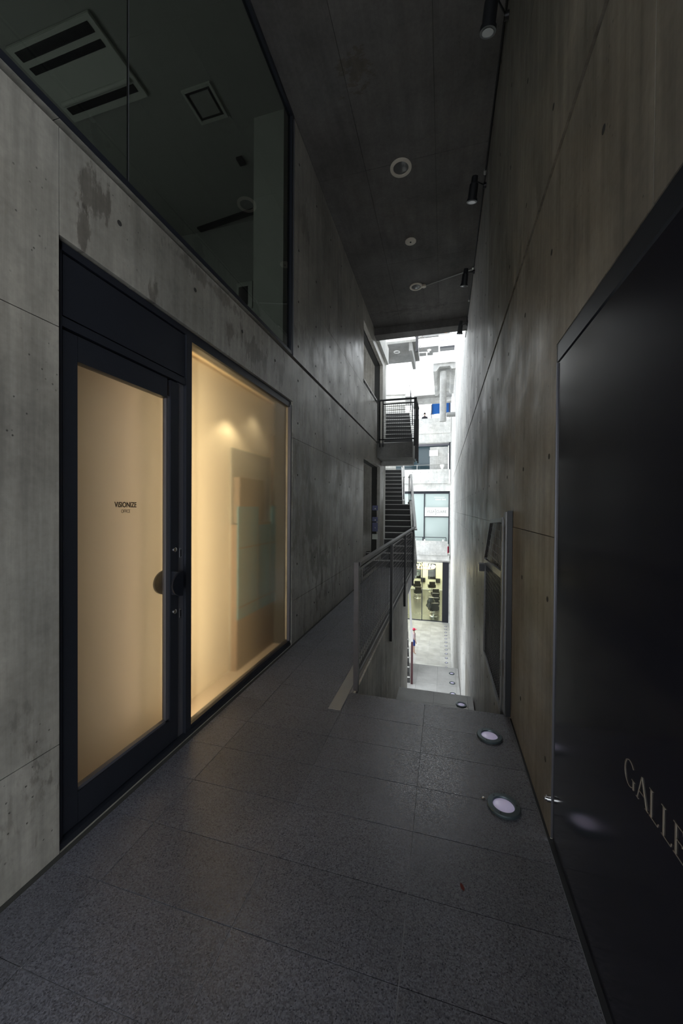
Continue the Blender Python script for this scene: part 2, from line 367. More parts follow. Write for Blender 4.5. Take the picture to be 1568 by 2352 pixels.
ROOF = 5.90
G_Z = -6.35       # yard level
wl = sroot('wall_left', 'left cast concrete wall holding the office door and the lit window', 'wall')
HL = [(1.235, 3.84, 0.0, 2.745), (-3.0, 3.83, 3.25, ROOF), (7.66, 9.78, 0.0, 2.66), (7.58, 10.1, 4.20, 5.50), (9.23, 10.1, 3.22, 4.20)]
panel_wall(wl, 1, XL, [-3.0, -.6, 1.235, 3.07, 4.91, 6.74, 8.57, 10.40], [-.4, .49, 2.34, 3.22, 4.14, ROOF], HL, 'conc_left', wide_z=(3.22,))
box('opening_jamb', 'conc_left', wl, XL-.26, XL-.002, 9.785, 10.395, 0, 2.66)
box('opening_jamb', 'conc_left', wl, XL-.30, XL-.002, 10.105, 10.72, 3.2, 5.95)
box('pier_face', 'conc_pale', wl, XL-.30, XL, 10.41, 10.72, -.3, 5.95)  # the pier's lit side, its light put into a paler concrete
wr = sroot('wall_right', 'long right cast concrete wall running from the black door to the yard', 'wall')
zr = [G_Z, -4.8, -3.2, -1.6, 0.0, 1.42, 3.20, 4.62, 6.2, 7.9]
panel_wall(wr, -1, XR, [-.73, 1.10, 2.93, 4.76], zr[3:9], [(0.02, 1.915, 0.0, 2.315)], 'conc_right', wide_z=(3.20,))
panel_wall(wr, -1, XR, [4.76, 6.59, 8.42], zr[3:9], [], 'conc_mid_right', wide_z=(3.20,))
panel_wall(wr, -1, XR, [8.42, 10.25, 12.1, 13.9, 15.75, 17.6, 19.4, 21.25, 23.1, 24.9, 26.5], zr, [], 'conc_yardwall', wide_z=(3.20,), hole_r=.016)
box('wall_foot', 'conc_right', wr, XR, XR+.23, 5.3, 8.42, -3.4, -1.6)

# ------------------------------------------------------------------ ceiling (roof slab of the passage)
ce = sroot('ceiling', 'dark concrete ceiling of the passage', 'ceiling')
xs = [XL, -1.0, -.13, XR]; yc = [-3.0, -.9, .95, 2.8, 4.68, 6.56, 8.15, 8.80]
for i in range(3):
    for j in range(7):
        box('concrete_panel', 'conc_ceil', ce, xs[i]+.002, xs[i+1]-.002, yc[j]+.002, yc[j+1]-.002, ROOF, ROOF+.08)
box('roof_slab', 'conc_dark', ce, XL-.25, XR+.25, -3.0, 8.80, ROOF+.012, ROOF+.32)
box('edge_beam', 'conc_ceil', ce, XL-.25, XR, 8.80, 9.10, ROOF-.17, ROOF+.45)
box('rear_light_block', 'conc_ceil', ce, XL-.25, XR+.25, -3.2, -3.0, 2.8, ROOF+.3)  # unseen, added behind the camera to cut light from the rear
bm = bmesh.new(); prism(bm, [(XL, ROOF-.17), (XL+.07, ROOF-.17), (XL+.07, ROOF+.3), (XL, ROOF+.3)], 'Y', 9.1, 10.7)
obj('side_beam', bm, 'conc_pale', ce)

# ------------------------------------------------------------------ passage floor, tile by tile
fl = sroot('floor', 'dark speckled granite tile floor of the passage', 'floor')
rows = [2.6675+.2963*k for k in range(-12, 25)]
xc = [-1.610, -1.353, -.7375, -.125, .488]
def tiles(root, x0, x1, y0, y1, z, mat, g=.0016, th=.03, jit=.0006):
    bm = bmesh.new(); dz = random.uniform(-jit, jit)
    bx(bm, x0+g, x1-g, y0+g, y1-g, z-th, z+dz); return obj('tile', bm, mat, root)
for k in range(len(rows)-1):
    y0, y1 = rows[k], rows[k+1]
    if y1 < 3.0:
        for i in range(4): tiles(fl, xc[i], xc[i+1], y0, y1, 0, 'granite')
    elif y0 < 9.75:
        tiles(fl, xc[0], xc[1], y0, y1, 0, 'granite'); tiles(fl, xc[1], -.845, y0, y1, 0, 'granite')
box('kerb_strip', 'stone_strip', fl, -.843, -.745, 2.70, 9.75, -.03, .002)['label'] = 'paler smooth stone strip'
bm = bmesh.new(); bx(bm, XL-.02, XR+.02, -3.0, 2.955, -.32, -.0035); bx(bm, XL-.02, -.72, 2.955, 10.4, -.32, -.0035)
bx(bm, -2.9, XL-.02, 7.5, 10.4, -.32, -.012)
obj('screed', bm, 'grout', fl)
box('gutter', 'conc_dark', fl, XL-.015, -1.612, -3.0, 9.8, -.011, -.0015); box('gutter', 'grille', fl, .490, .56, -3.0, 2.95, -.011, -.0015)
# front lip of the top landing
box('landing_edge', 'granite', fl, -.735, .468, 2.963, 2.985, -.16, 0)

# ------------------------------------------------------------------ stairwell walls
ww = sroot('wall_stairwell', 'streaked concrete wall under the railing beside the descending stair', 'wall')
box('concrete_panel', 'conc_well', ww, -.742, -.70, 2.99, 4.74, -1.7, -.01)
box('concrete_panel', 'conc_well', ww, -.742, -.70, 4.744, 6.56, -2.6, -.01)
box('concrete_panel', 'conc_well', ww, -.742, -.70, 6.564, 7.83, -3.45, -.01)
box('wall_core', 'conc_dark', ww, -.95, -.744, 2.99, 7.83, -3.6, -.33)
box('end_face', 'conc_well', ww, -.95, -.70, 7.832, 7.85, -3.45, -.01)

# ------------------------------------------------------------------ staircases
def stair(label, loc, rz, x0, x1, flights, mat='step_dark', nose='nosing', nosing=True, name='staircase', landing_mat=None):
    """flights: ('down'|'up', y0, z0, n, riser, tread) or ('landing', y0, y1, z, thick)"""
    t = thing(name, label, 'staircase', loc, rz)
    for f in flights:
        if f[0] == 'landing':
            box('landing', landing_mat or mat, t, x0, x1, f[1], f[2], f[3]-f[4], f[3]); continue
        d, y0, z0, n, r, tr = f
        for k in range(n):
            ya = y0+k*tr; zt = z0+(r*(k+1) if d == 'up' else -r*(k+1))
            bm = bmesh.new(); bx(bm, x0, x1, ya, ya+tr+(.0 if d == 'down' else .02), zt-r-.05, zt-.004)
            s = obj('step', bm, mat, t)
            if nosing:
                if d == 'up': box('nosing', nose, s, x0+.01, x1-.01, ya-.012, ya+.035, zt-.022, zt)
                else: box('nosing', nose, s, x0+.01, x1-.01, ya+tr-.03, ya+tr+.012, zt-.022, zt)
    return t
sd = stair('pale stone stair going down between the concrete walls to the yard', (0, 0, 0), 0, -.70, .47, [
    ('down', 2.985, 0, 9, .15, .285), ('down', 6.30, -1.5, 11, .1583, .29), ('down', 11.9, -3.4, 18, .1553, .284)], mat='granite_pale', nosing=False)
def landing_tiles(par, x0s, y0, y1, z, step=.6):
    y = y0
    while y < y1-.01:
        ye = min(y+step, y1)
        for a, b_ in zip(x0s[:-1], x0s[1:]): tiles(par, a, b_, y, ye, z, 'granite_pale')
        y = ye
landing_tiles(sd, [-.70, -.12, .40, .485], 5.55, 6.30, -1.5, .375)
box('landing_core', 'conc_dark', sd, -.70, .48, 5.55, 6.29, -1.8, -1.51)
landing_tiles(sd, [-2.2, -1.3, -.70, -.12, .40, .49], 9.49, 11.9, -3.4, .6)
box('landing_core', 'conc_dark', sd, -2.2, .49, 9.49, 11.89, -3.7, -3.41)

ROT = math.radians(7.5)
PIV = (-.76, 10.0, 0)
W0, W1 = -1.28, 0.0
def stringer(par, y0, z0, y1, z1, x0=.0, x1=.09, mat='conc_pale', hi=.10, lo=.32, cap=0.0):
    bm = bmesh.new(); prism(bm, [(y0, z0-lo), (y1, z1-lo), (y1, z1+hi), (y0, z0+hi)], 'X', x0, x1); return obj('stringer', bm, mat, par)
def handrail(par, pts, x, posts, mat='steel_black', w_=.07, name='handrail', white=False):
    bm = bmesh.new()
    for (ya, za), (yb, zb) in zip(pts[:-1], pts[1:]):
        prism(bm, [(ya, za-.035), (yb, zb-.035), (yb, zb), (ya, za)], 'X', x-w_/2, x+w_/2)
    h = obj('handrail', bm, 'nosing' if white else mat, par)
    for (y, z0, z1) in posts: box('post', mat, par, x-.015, x+.015, y-.02, y+.02, z0, z1-.036)
    return h
# flight A : from the passage level up
sa = stair('dark stair rising away behind the pier, framed by the mesh railing', PIV, ROT, W0, W1, [
    ('up', -.15, 0, 10, .17, .28), ('landing', 2.65, 4.0, 1.70, .2)])
sa2 = stair('narrower upper run of dark steps below the bridge landing', PIV, ROT, W0, -.20, [('up', 4.0, 1.70, 9, .17, .25), ('landing', 6.25, 8.2, 3.23, .25)])
sa3 = stair('sunlit white steps at the very top of the far stair', PIV, ROT, W0-.9, -.42, [('up', 8.2, 3.23, 7, .17, .28)], mat='conc_pale')
stringer(sa, -.15, .1, 2.65, 1.75); stringer(sa2, 4.0, 1.75, 6.25, 3.28, -.20, -.10, 'conc_white', .10, .5)
box('landing_edge', 'conc_pale', sa, -.0, .09, 2.65, 4.0, 1.45, 1.80)
handrail(sa, [(-.25, 1.02), (-.1, 1.05), (2.65, 2.72), (4.0, 2.74)], .045, [(1.1, .8, 1.78), (2.6, 1.7, 2.69), (3.95, 1.7, 2.74)], white=True)
handrail(sa2, [(4.0, 2.75), (6.25, 4.2)], -.15, [(4.1, 1.9, 2.8), (6.2, 3.2, 4.17)], white=True)
# flight B : from the bridge landing up
sb = stair('upper dark stair climbing above the bridge landing behind mesh', PIV, ROT, -1.12, -.03, [('up', .25, 3.21, 9, .17, .27), ('landing', 2.68, 4.4, 4.74, .25)])
stringer(sb, .25, 3.30, 2.68, 4.80, -.03, .06, 'conc_pale')
handrail(sb, [(.1, 4.28), (.3, 4.35), (2.68, 5.80), (2.9, 5.80)], .015, [(1.4, 4.0, 5.02), (2.68, 4.74, 5.78)], white=True)
lw = thing('louvred_screen', 'pale louvred screen wall behind the top of the upper stair', 'screen wall', PIV, ROT)
box('backing', 'conc_pale', lw, -1.15, -.10, 4.45, 4.52, 4.74, 6.2)
for k in range(9): box('slat', 'conc_pale', lw, -1.12, -.12, 4.40, 4.45, 4.84+.14*k, 4.92+.14*k)
# flight C : down in the yard, rising away
sc_ = stair('lower dark stair seen as a stack of steps beside the white handrail', PIV, ROT, -1.15, -.03, [('up', .55, -3.4, 14, .17, .28), ('landing', 4.47, 5.6, -1.02, .2)])
bm = bmesh.new(); prism(bm, [(.50, -2.25), (4.5, .17), (4.5, .22), (.50, -2.20)], 'X', -.02, .045); h = obj('handrail', bm, 'white', sc_); h['label'] = 'white flat handrail'
box('newel_post', simple('maroon_paint', (.05, .012, .015), .5), sc_, -.015, .045, .47, .53, -3.4, -2.21)['label'] = 'dark maroon end post'
# massive core under/behind stairs on the left
wsx = sroot('wall_stair', 'tall concrete wall on the left side of the far stairs', 'wall'); wsx.location = PIV; wsx.rotation_euler = (0, 0, ROT)
for k in range(4):
    box('concrete_panel', 'conc_left', wsx, W0-.25, W0-.02, .8+1.9*k, .796+1.9*(k+1), G_Z, 4.6)

# bridge landing
lb = thing('bridge_landing', 'concrete bridge landing box under the upper mesh railing', 'landing')
box('slab', 'conc_soffit', lb, XL+.004, -.74, 9.25, 10.22, 2.83, 3.205)
box('soffit_lip', 'conc_mid', lb, XL+.004, -.78, 9.9, 10.25, 2.74, 2.829)

# ------------------------------------------------------------------ railings
def mesh_panel(par, x, y0, y1, z0, z1, dy=.07, dz=.06, r=.0022, mat='steel_rail', skew=0):
    bm = bmesh.new(); n = max(1, round((y1-y0)/dy)); m_ = max(1, round((z1-z0)/dz))
    for i in range(1, n): y = y0+(y1-y0)*i/n; bx(bm, x-r, x+r, y-r, y+r, z0, z1)
    for j in range(1, m_): z = z0+(z1-z0)*j/m_; bx(bm, x-r, x+r, y0, y1, z-r, z+r)
    o = obj('mesh_infill', bm, 'steel_black', par); o['kind'] = 'stuff'; return o
rl = thing('railing', 'long steel mesh railing along the stairwell, nearest post grey and scuffed', 'railing', (0, 0, 0))
RX = -.700
box('end_post', 'post_grey', rl, RX-.028, RX+.012, 3.045, 3.095, -.03, 1.09, bevel=.002)['label'] = 'wide scuffed grey end post'
box('handrail', 'post_grey', rl, RX-.03, RX+.02, 3.096, 9.72, 1.055, 1.085)
box('sub_rail', 'steel_rail', rl, RX-.012, RX+.002, 3.096, 9.72, 1.005, 1.030)
box('bottom_rail', 'steel_rail', rl, RX-.012, RX+.012, 3.096, 9.72, .12, .15)
for y in (5.07, 6.95, 8.85): box('post', 'steel_black', rl, RX+.004, RX+.040, y-.03, y+.03, -.28, 1.054)
for y0, y1 in ((3.1, 5.05), (5.1, 6.92), (6.98, 8.82), (8.88, 9.7)): mesh_panel(rl, RX-.005, y0, y1, .15, 1.005)

ru = thing('railing', 'black mesh railing around the front of the bridge landing', 'railing')
yb = 9.22
for x in (-1.56, -1.48, -.70, -.665): box('post', 'steel_black', ru, x-.014, x+.014, yb-.014, yb+.014, 3.10, 4.25)
box('top_rail', 'steel_black', ru, -1.62, -.645, yb-.02, yb+.02, 4.255, 4.29)
box('top_rail', 'steel_black', ru, -1.47, -.71, yb-.012, yb+.012, 4.16, 4.185)
box('bottom_rail', 'steel_black', ru, -1.62, -.69, yb-.014, yb+.014, 3.27, 3.30)
bm = bmesh.new(); r = .0035
for i in range(1, 15): x = -1.48+.78*i/15; bx(bm, x-r, x+r, yb-r, yb+r, 3.3, 4.16)
for j in range(1, 17): z = 3.3+.86*j/17; bx(bm, -1.48, -.70, yb-r, yb+r, z-r, z+r)
obj('mesh_infill', bm, 'steel_black', ru)['kind'] = 'stuff'
for y in (9.25, 9.7, 10.15): box('side_post', 'steel_black', ru, -.685, -.655, y-.02, y+.02, 2.78, 4.255)
box('side_rail', 'steel_black', ru, -.69, -.65, yb, 10.2, 4.255, 4.29)
gp = thing('parapet_rail', 'bright thin handrail on top of the upper left parapet', 'handrail')
box('rail_bar', 'nosing', gp, XL-.02, XL+.012, 7.60, 9.15, 4.26, 4.285); 
for y in (7.7, 8.4, 9.1): box('post', 'steel_black', gp, XL-.012, XL+.004, y-.012, y+.012, 4.201, 4.26)
box('shadow_plate', 'steel_black', gp, XL-.03, XL-.014, 7.60, 9.22, 4.201, 4.255)

# ------------------------------------------------------------------ office door and lit window in the left wall
d1 = sroot('door_1', 'office entrance door, frosted glass leaf in a dark aluminium frame', 'door')
XO = XL-.02      # face of the frames
def fr(name, par, y0, y1, z0, z1, mat='frame_dark', x1=XO, d=.06, **k): return box(name, mat, par, x1-d, x1, y0, y1, z0, z1, **k)
fr('door_frame', d1, 1.243, 1.262, .035, 2.735); fr('door_frame', d1, 1.243, 3.832, 2.700, 2.738); fr('threshold', d1, 1.243, 3.832, .0, .030, x1=XO+.012, d=.10)
fr('door_frame', d1, 2.088, 2.142, .03, 2.70, x1=XO+.004)
fr('strike_jamb', d1, 2.030, 2.086, .03, 2.40, 'frame_grey', x1=XO-.018, d=.03)['label'] = 'lighter grey strike jamb'
fr('transom_rail', d1, 1.263, 2.086, 2.362, 2.405); fr('transom_panel', d1, 1.272, 2.080, 2.415, 2.690, x1=XO-.006)
lf = box('leaf_stile', 'frame_dark', d1, XO-.055, XO-.008, 1.268, 1.343, .04, 2.352, bevel=.002)
fr('leaf_stile', d1, 1.955, 2.026, .04, 2.352, x1=XO-.008, d=.047)
fr('leaf_bead', d1, 1.926, 1.954, .20, 2.25, 'frame_grey', x1=XO-.016, d=.03)
fr('leaf_rail', d1, 1.344, 1.925, 2.232, 2.352, x1=XO-.008, d=.047); fr('leaf_rail', d1, 1.344, 1.954, .04, .188, x1=XO-.008, d=.047)
fr('leaf_bead', d1, 1.344, 1.925, .189, .205, 'frame_grey', x1=XO-.016, d=.03)
box('frame_leak_stop', 'grille', d1, XO-.090, XO-.062, 1.237, 2.142, 2.345, 2.742); box('frame_leak_stop', 'grille', d1, XO-.090, XO-.062, 1.237, 1.290, .0, 2.345)  # added black blocks stop office light leaking through the frame gaps
box('frame_leak_stop', 'grille', d1, XO-.090, XO-.062, 1.98, 2.142, .0, 2.345); box('frame_leak_stop', 'grille', d1, XO-.090, XO-.062, 1.29, 1.98, .0, .12)
pane1 = box('pane', 'frosted', d1, XO-.040, XO-.032, 1.335, 1.935, .195, 2.24)
# lettering on the glass
text_mesh('lettering', 'ViSIONIZE', .040, 'text_brown', d1, (XO-.0315, 1.566, 1.548), (0, 1, 0), (0, 0, 1), .0006, offset=.0009, xs=.80)['label'] = 'dark lettering on the glass'
text_mesh('lettering', 'OFFICE', .026, 'text_brown', d1, (XO-.0315, 1.607, 1.517), (0, 1, 0), (0, 0, 1), .0004, xs=.72)
# half-disc pulls, outside and inside
def half_disc(x, yc_, zc, par, name, mat):
    poly = [(yc_, zc-.078)] + [(yc_-.095*math.cos(a), zc+.078*math.sin(a)) for a in [(-pi/2)+pi*i/18 for i in range(1, 18)]] + [(yc_, zc+.078)]
    bm = bmesh.new(); prism(bm, poly, 'X', x-.006, x+.006); return obj(name, bm, mat, par)
pull = half_disc(XO+.060, 1.985, 1.065, d1, 'pull_handle', 'black'); pull['label'] = 'black half-disc pull handle'
box('mount', 'black', pull, XO-.009, XO+.056, 1.966, 1.984, .99, 1.14)
half_disc(XO-.078, 1.985, 1.065, d1, 'inner_pull', 'black')
for z in (1.275, .875):
    bm = bmesh.new(); cyl(bm, (XO-.009, 1.992, z), (XO-.001, 1.992, z), .016, .015); cyl(bm, (XO-.001, 1.992, z), (XO+.003, 1.992, z), .015, .009); l = obj('lock_cylinder', bm, 'chrome', d1, True); l['label'] = 'chrome lock cylinder'
    k = box('strike_plate', 'chrome', d1, XO-.0185, XO-.0165, 2.052, 2.070, z-.060, z+.004)
    box('strike_slot', 'grille', k, XO-.0165, XO-.0155, 2.055, 2.067, z-.052, z-.006)

w1 = sroot('window_1', 'tall frosted window glowing warm beside the office door', 'window')
fr('window_frame', w1, 2.143, 3.832, .031, .060, x1=XO+.004); fr('window_frame', w1, 3.795, 3.832, .061, 2.699, 'frame_grey', x1=XO+.012, d=.03)
fr('window_frame', w1, 2.143, 3.794, 2.672, 2.699, x1=XO+.002)
box('pane', 'frosted', w1, XO-.028, XO-.020, 2.143, 3.80, .055, 2.68)

# office interior seen through the frosted glass
ow = sroot('wall_office', 'warm plastered office interior behind the frosted glass', 'wall')
bm = bmesh.new(); bx(bm, -4.3, -4.2, .6, 5.0, -.05, 2.78); bx(bm, -4.2, XL-.24, .6, .7, -.05, 2.78); bx(bm, -4.2, XL-.24, 4.9, 5.0, -.05, 2.78)
bx(bm, -4.2, XL-.24, .7, 4.9, 2.78, 2.85); bx(bm, -4.2, XL-.24, .7, 4.9, -.08, -.01); obj('room_shell', bm, 'cream_wall', ow)
box('carpet', 'carpet', ow, -1.949, XL-.04, .71, 4.89, -.009, .002)
box('partition', 'partition', ow, -2.05, -1.95, .701, 4.899, 0, 2.75)
tb_ = tag(box('teal_board', 'teal', None, -1.858, -1.846, 3.05, 3.96, .49, 1.371), 'teal panel standing behind the right half of the lit window', 'panel')
box('teal_flap', 'teal', tb_, -1.858, -1.846, 3.05, 3.44, 1.372, 1.56); box('teal_flap', 'teal', tb_, -1.858, -1.846, 3.75, 3.90, 1.372, 1.57)
for c in ((3.05, 3.96, 1.16, 1.17), (3.42, 3.43, .5, 1.37), (3.05, 3.96, .60, .612), (3.70, 3.71, .5, 1.37)): box('thin_strip', 'steel_black', tb_, -1.845, -1.841, *c)
tag(box('cardboard_box', 'kraft', None, -1.93, -1.865, 3.10, 3.60, 1.40, 1.84, bevel=.004), 'brown cardboard box blurred behind the lit window above the teal panel', 'box')
cb = tag(box('cabinet', 'brownboard', None, -1.93, -1.865, 3.06, 4.00, 0, 1.39, bevel=.003), 'brown cabinet behind the teal panel at the foot of the lit window', 'cabinet')
tag(box('pale_board', 'room_dark', None, -1.948, -1.935, 3.07, 3.86, .003, 2.12), 'pale greenish tall board leaning behind the cardboard box', 'board')
tag(box('folded_screen', 'teal', None, -1.90, -1.85, 4.01, 4.80, .01, 1.12), 'dark teal folded screen at the right edge of the lit window', 'screen')
tag(box('brown_curtain', 'kraft', None, -1.94, -1.91, 3.92, 4.85, 1.40, 2.4), 'brown hanging cloth behind the right part of the lit window', 'cloth')

# ------------------------------------------------------------------ upper dark glazing
w2 = sroot('window_2', 'large unlit upper glazing above the office wall', 'window')
box('sill_frame', 'frame_dark', w2, XL-.05, XL+.004, -3.0, 3.83, 3.252, 3.285)
box('head_frame', 'frame_dark', w2, XL-.05, XL+.006, -3.0, 3.83, ROOF-.045, ROOF-.002)
box('jamb_frame', 'frame_dark', w2, XL-.05, XL+.004, 3.775, 3.812, 3.286, ROOF-.046)
box('jamb_frame', 'frame_grey', w2, XL-.05, XL+.010, 3.816, 3.829, 3.254, ROOF-.046)
box('pane', 'dark_glass', w2, XL-.03, XL-.020, -3.0, 1.620, 3.284, ROOF-.044); box('pane', 'dark_glass', w2, XL-.03, XL-.020, 1.626, 3.776, 3.284, ROOF-.044)
box('glass_joint', 'frame_grey', w2, XL-.031, XL-.019, 1.6205, 1.6255, 3.286, ROOF-.046)
uw = sroot('wall_upper_room', 'dim upper room seen through the unlit glazing', 'wall')
bm = bmesh.new(); bx(bm, -5.6, -5.5, -3.0, 5.1, 4.2, 5.98); bx(bm, -5.6, -5.5, 3.2, 5.1, 3.1, 4.2); bx(bm, -5.6, -5.5, -3.0, -.6, 3.1, 4.2); bx(bm, -5.5, XL-.24, 5.0, 5.1, 3.1, 5.98); bx(bm, -5.5, XL-.24, -3.1, -3.0, 3.1, 5.98)
bx(bm, -5.5, XL-.055, -3.0, 5.0, 5.87, 5.98); bx(bm, -5.5, XL-.055, -3.0, 5.0, 3.10, 3.20); obj('room_shell', bm, 'room_dark', uw)
box('column', 'room_white', uw, -2.06, -1.70, 3.70, 4.02, 3.2, 5.869)
ac = thing('ceiling_cassette', 'white ceiling air conditioner cassette behind the dark upper glass', 'air conditioner', (-3.45, 2.84, 5.87))
box('fascia', 'room_white', ac, -.56, .44, -.32, .36, -.030, -.001, bevel=.004)
for (y0, y1) in ((-.28, -.20), (-.15, -.09), (.22, .29)):
    box('air_slot', 'grille', ac, -.50, .38, y0, y1, -.034, -.029)
for k in range(36): pass
bm = bmesh.new()
for k in range(60): x = -.495+.0148*k; bx(bm, x, x+.003, -.27, -.21, -.036, -.0335); bx(bm, x, x+.003, -.145, -.095, -.036, -.0335)
obj('grille_bars', bm, 'frame_dark', ac)['kind'] = 'stuff'
bm = bmesh.new(); cyl(bm, (-.50, .18, -.035), (.38, .18, -.035), .022, n=12); obj('air_vane', bm, 'room_white', ac, True)
ve = thing('ceiling_vent', 'small square ceiling vent behind the dark upper glass', 'vent', (-2.49, 3.43, 5.87))
bm = bmesh.new()
for c in ((-.17, .17, -.17, -.145), (-.17, .17, .145, .17), (-.17, -.145, -.145, .145), (.145, .17, -.145, .145)): bx(bm, *c, -.022, -.001)
obj('frame', bm, 'room_white', ve); box('plate', 'room_dark', ve, -.11, .11, -.11, .11, -.018, -.001); box('recess', 'grille', ve, -.145, .145, -.145, .145, -.004, -.0012)
sl = thing('slot_diffuser', 'long black slot diffuser in the dark upper room ceiling', 'vent', (-2.95, 4.86, 5.87), math.radians(-6))
box('slot', 'grille', sl, -.75, .75, -.05, .05, -.03, -.001, bevel=.01)
ws = thing('wall_box', 'small framed box on the far wall of the dark upper room', 'wall box', (-2.92, 4.995, 4.75))
box('frame', 'room_white', ws, -.13, .13, -.02, -.001, -.20, .20); box('face', 'grille', ws, -.09, .06, -.03, -.021, -.15, .13)
tag(box('ceiling_sensor', 'grille', None, -2.5, -2.42, 4.05, 4.15, 5.84, 5.869), 'tiny dark sensor on the ceiling of the dark upper room', 'sensor')

# corridor rooms behind the left openings
rw = sroot('wall_side_corridor', 'dark side corridor behind the left doorway', 'wall')
bm = bmesh.new()
for (z0, z1) in ((-.05, 2.75), (3.2, 5.95)):
    bx(bm, -3.2, -3.1, 5.3, 10.4, z0, z1-(1.3 if z0 > 0 else 0)); bx(bm, -3.1, XL-.24, 5.2, 5.3, z0, z1); bx(bm, -3.1, XL-.31, 10.2, 10.4, z0, z1)
    bx(bm, -3.1, XL-.235, 5.3, 10.2, z1, z1+.1)
bx(bm, -3.1, XL-.235, 5.3, 10.2, 2.95, 3.2)
obj('corridor_shell', bm, 'conc_left', rw)
bn = thing('bench', 'brown wooden bench top in the dark left doorway', 'bench', (-2.35, 8.9, 0))
box('seat', 'wood', bn, -.35, .35, -.45, .45, .62, .66); 
for sx in (-.3, .3):
    for sy in (-.4, .4): box('leg', 'steel_black', bn, sx-.02, sx+.02, sy-.02, sy+.02, -.012, .62)
sg = [(1.50, 1.63, 'sign_blue', 'topmost small blue sign on the left doorway jamb'), (1.20, 1.32, 'sign_blue', 'second small blue sign down on the left doorway jamb'),
      (.93, 1.17, 'sign_blue', 'taller dark blue sign with a pale dot on the left doorway jamb'), (.72, .86, 'sign_pale', 'pale notice lowest on the left doorway jamb')]
for z0, z1, mt, lab in sg:
    o = thing('wall_sign', lab, 'sign', (-1.76, 9.784, 0)); box('plate', mt, o, -.08, .07, -.008, 0, z0, z1)
    if mt == 'sign_blue':
        bm = bmesh.new(); cyl(bm, (0, -.0085, (z0+z1)/2-.02), (0, -.0078, (z0+z1)/2-.02), .018 if z1-z0 < .2 else .014, n=12); obj('emblem', bm, 'sign_pale', o)

# ------------------------------------------------------------------ black door in the right wall
d2 = sroot('door_2', 'large satin black gallery door at the right edge', 'door')
box('lintel_plate', 'frame_dark', d2, XR+.002, XR+.05, .02, 1.912, 2.232, 2.312)
box('edge_bead', 'frame_grey', d2, XR-.002, XR+.02, 1.898, 1.905, .02, 2.225)
box('door_leaf', 'steel_door', d2, XR+.004, XR+.055, .955-.9, 1.896, .012, 2.224, bevel=.003)
# thin roman lettering
def stroke(bm, pts, w0, w1=None):
    w1 = w0 if w1 is None else w1
    for i, (a, b_) in enumerate(zip(pts[:-1], pts[1:])):
        a, b_ = Vector(a), Vector(b_); d = (b_-a).normalized(); n = Vector((-d.y, d.x))
        k0 = w0+(w1-w0)*i/(len(pts)-1); k1 = w0+(w1-w0)*(i+1)/(len(pts)-1)
        q = [a+n*k0/2, b_+n*k1/2, b_-n*k1/2, a-n*k0/2]
        v0 = [bm.verts.new((XR+.0035, -p.x, p.y)) for p in q]; v1 = [bm.verts.new((XR+.002, -p.x, p.y)) for p in q]
        bm.faces.new(v0); bm.faces.new(v1[::-1])
        for j in range(4): bm.faces.new((v0[j], v1[j], v1[(j+1) % 4], v0[(j+1) % 4]))
def letter(ch, x0, base, H):
    bm = bmesh.new(); t, T = .0019, .0052
    P = lambda u, v: (x0+u*H, base+v*H)
    if ch == 'G':
        stroke(bm, [P(.42+.40*math.cos(a), .5+.52*math.sin(a)) for a in [math.radians(40+i*14) for i in range(20)]], t, t)
        stroke(bm, [P(.42+.40*math.cos(a), .5+.52*math.sin(a)) for a in [math.radians(130+i*12) for i in range(8)]], T*.8)
        stroke(bm, [P(.72, .02), P(.72, .38)], T); stroke(bm, [P(.60, .38), P(.84, .38)], t)
    if ch == 'A':
        stroke(bm, [P(.08, 0), P(.40, 1)], t*1.2); stroke(bm, [P(.40, 1), P(.76, 0)], T*.9); stroke(bm, [P(.19, .36), P(.62, .36)], t)
        stroke(bm, [P(0, 0), P(.18, 0)], t); stroke(bm, [P(.66, 0), P(.88, 0)], t)
    if ch == 'L':
        stroke(bm, [P(.12, 0), P(.12, 1)], T); stroke(bm, [P(0, 1), P(.24, 1)], t); stroke(bm, [P(0, 0), P(.55, 0), P(.60, .13)], t*1.2)
    if ch == 'E':
        stroke(bm, [P(.12, 0), P(.12, 1)], T); stroke(bm, [P(0, 1), P(.50, 1), P(.52, .88)], t); stroke(bm, [P(0, 0), P(.55, 0), P(.60, .13)], t*1.2)
        stroke(bm, [P(.12, .53), P(.46, .53), P(.46, .46)], t)
    o = obj('letter', bm, 'text_bronze', d2); o['label'] = 'thin bronze roman letter ' + ch
LH = .068
for ch, y in zip('GALLE', (1.212, 1.147, 1.083, 1.030, .983)): letter(ch, -y, .790, LH)
bm = bmesh.new(); cyl(bm, (XR-.018, 1.915, .19), (XR+.004, 1.915, .19), .015, .015); cyl(bm, (XR-.026, 1.915, .19), (XR-.018, 1.915, .19), .009, .009)
tag(obj('door_stop', bm, 'chrome', None, True), 'chrome door stop stud at the foot of the black door edge', 'door stop')

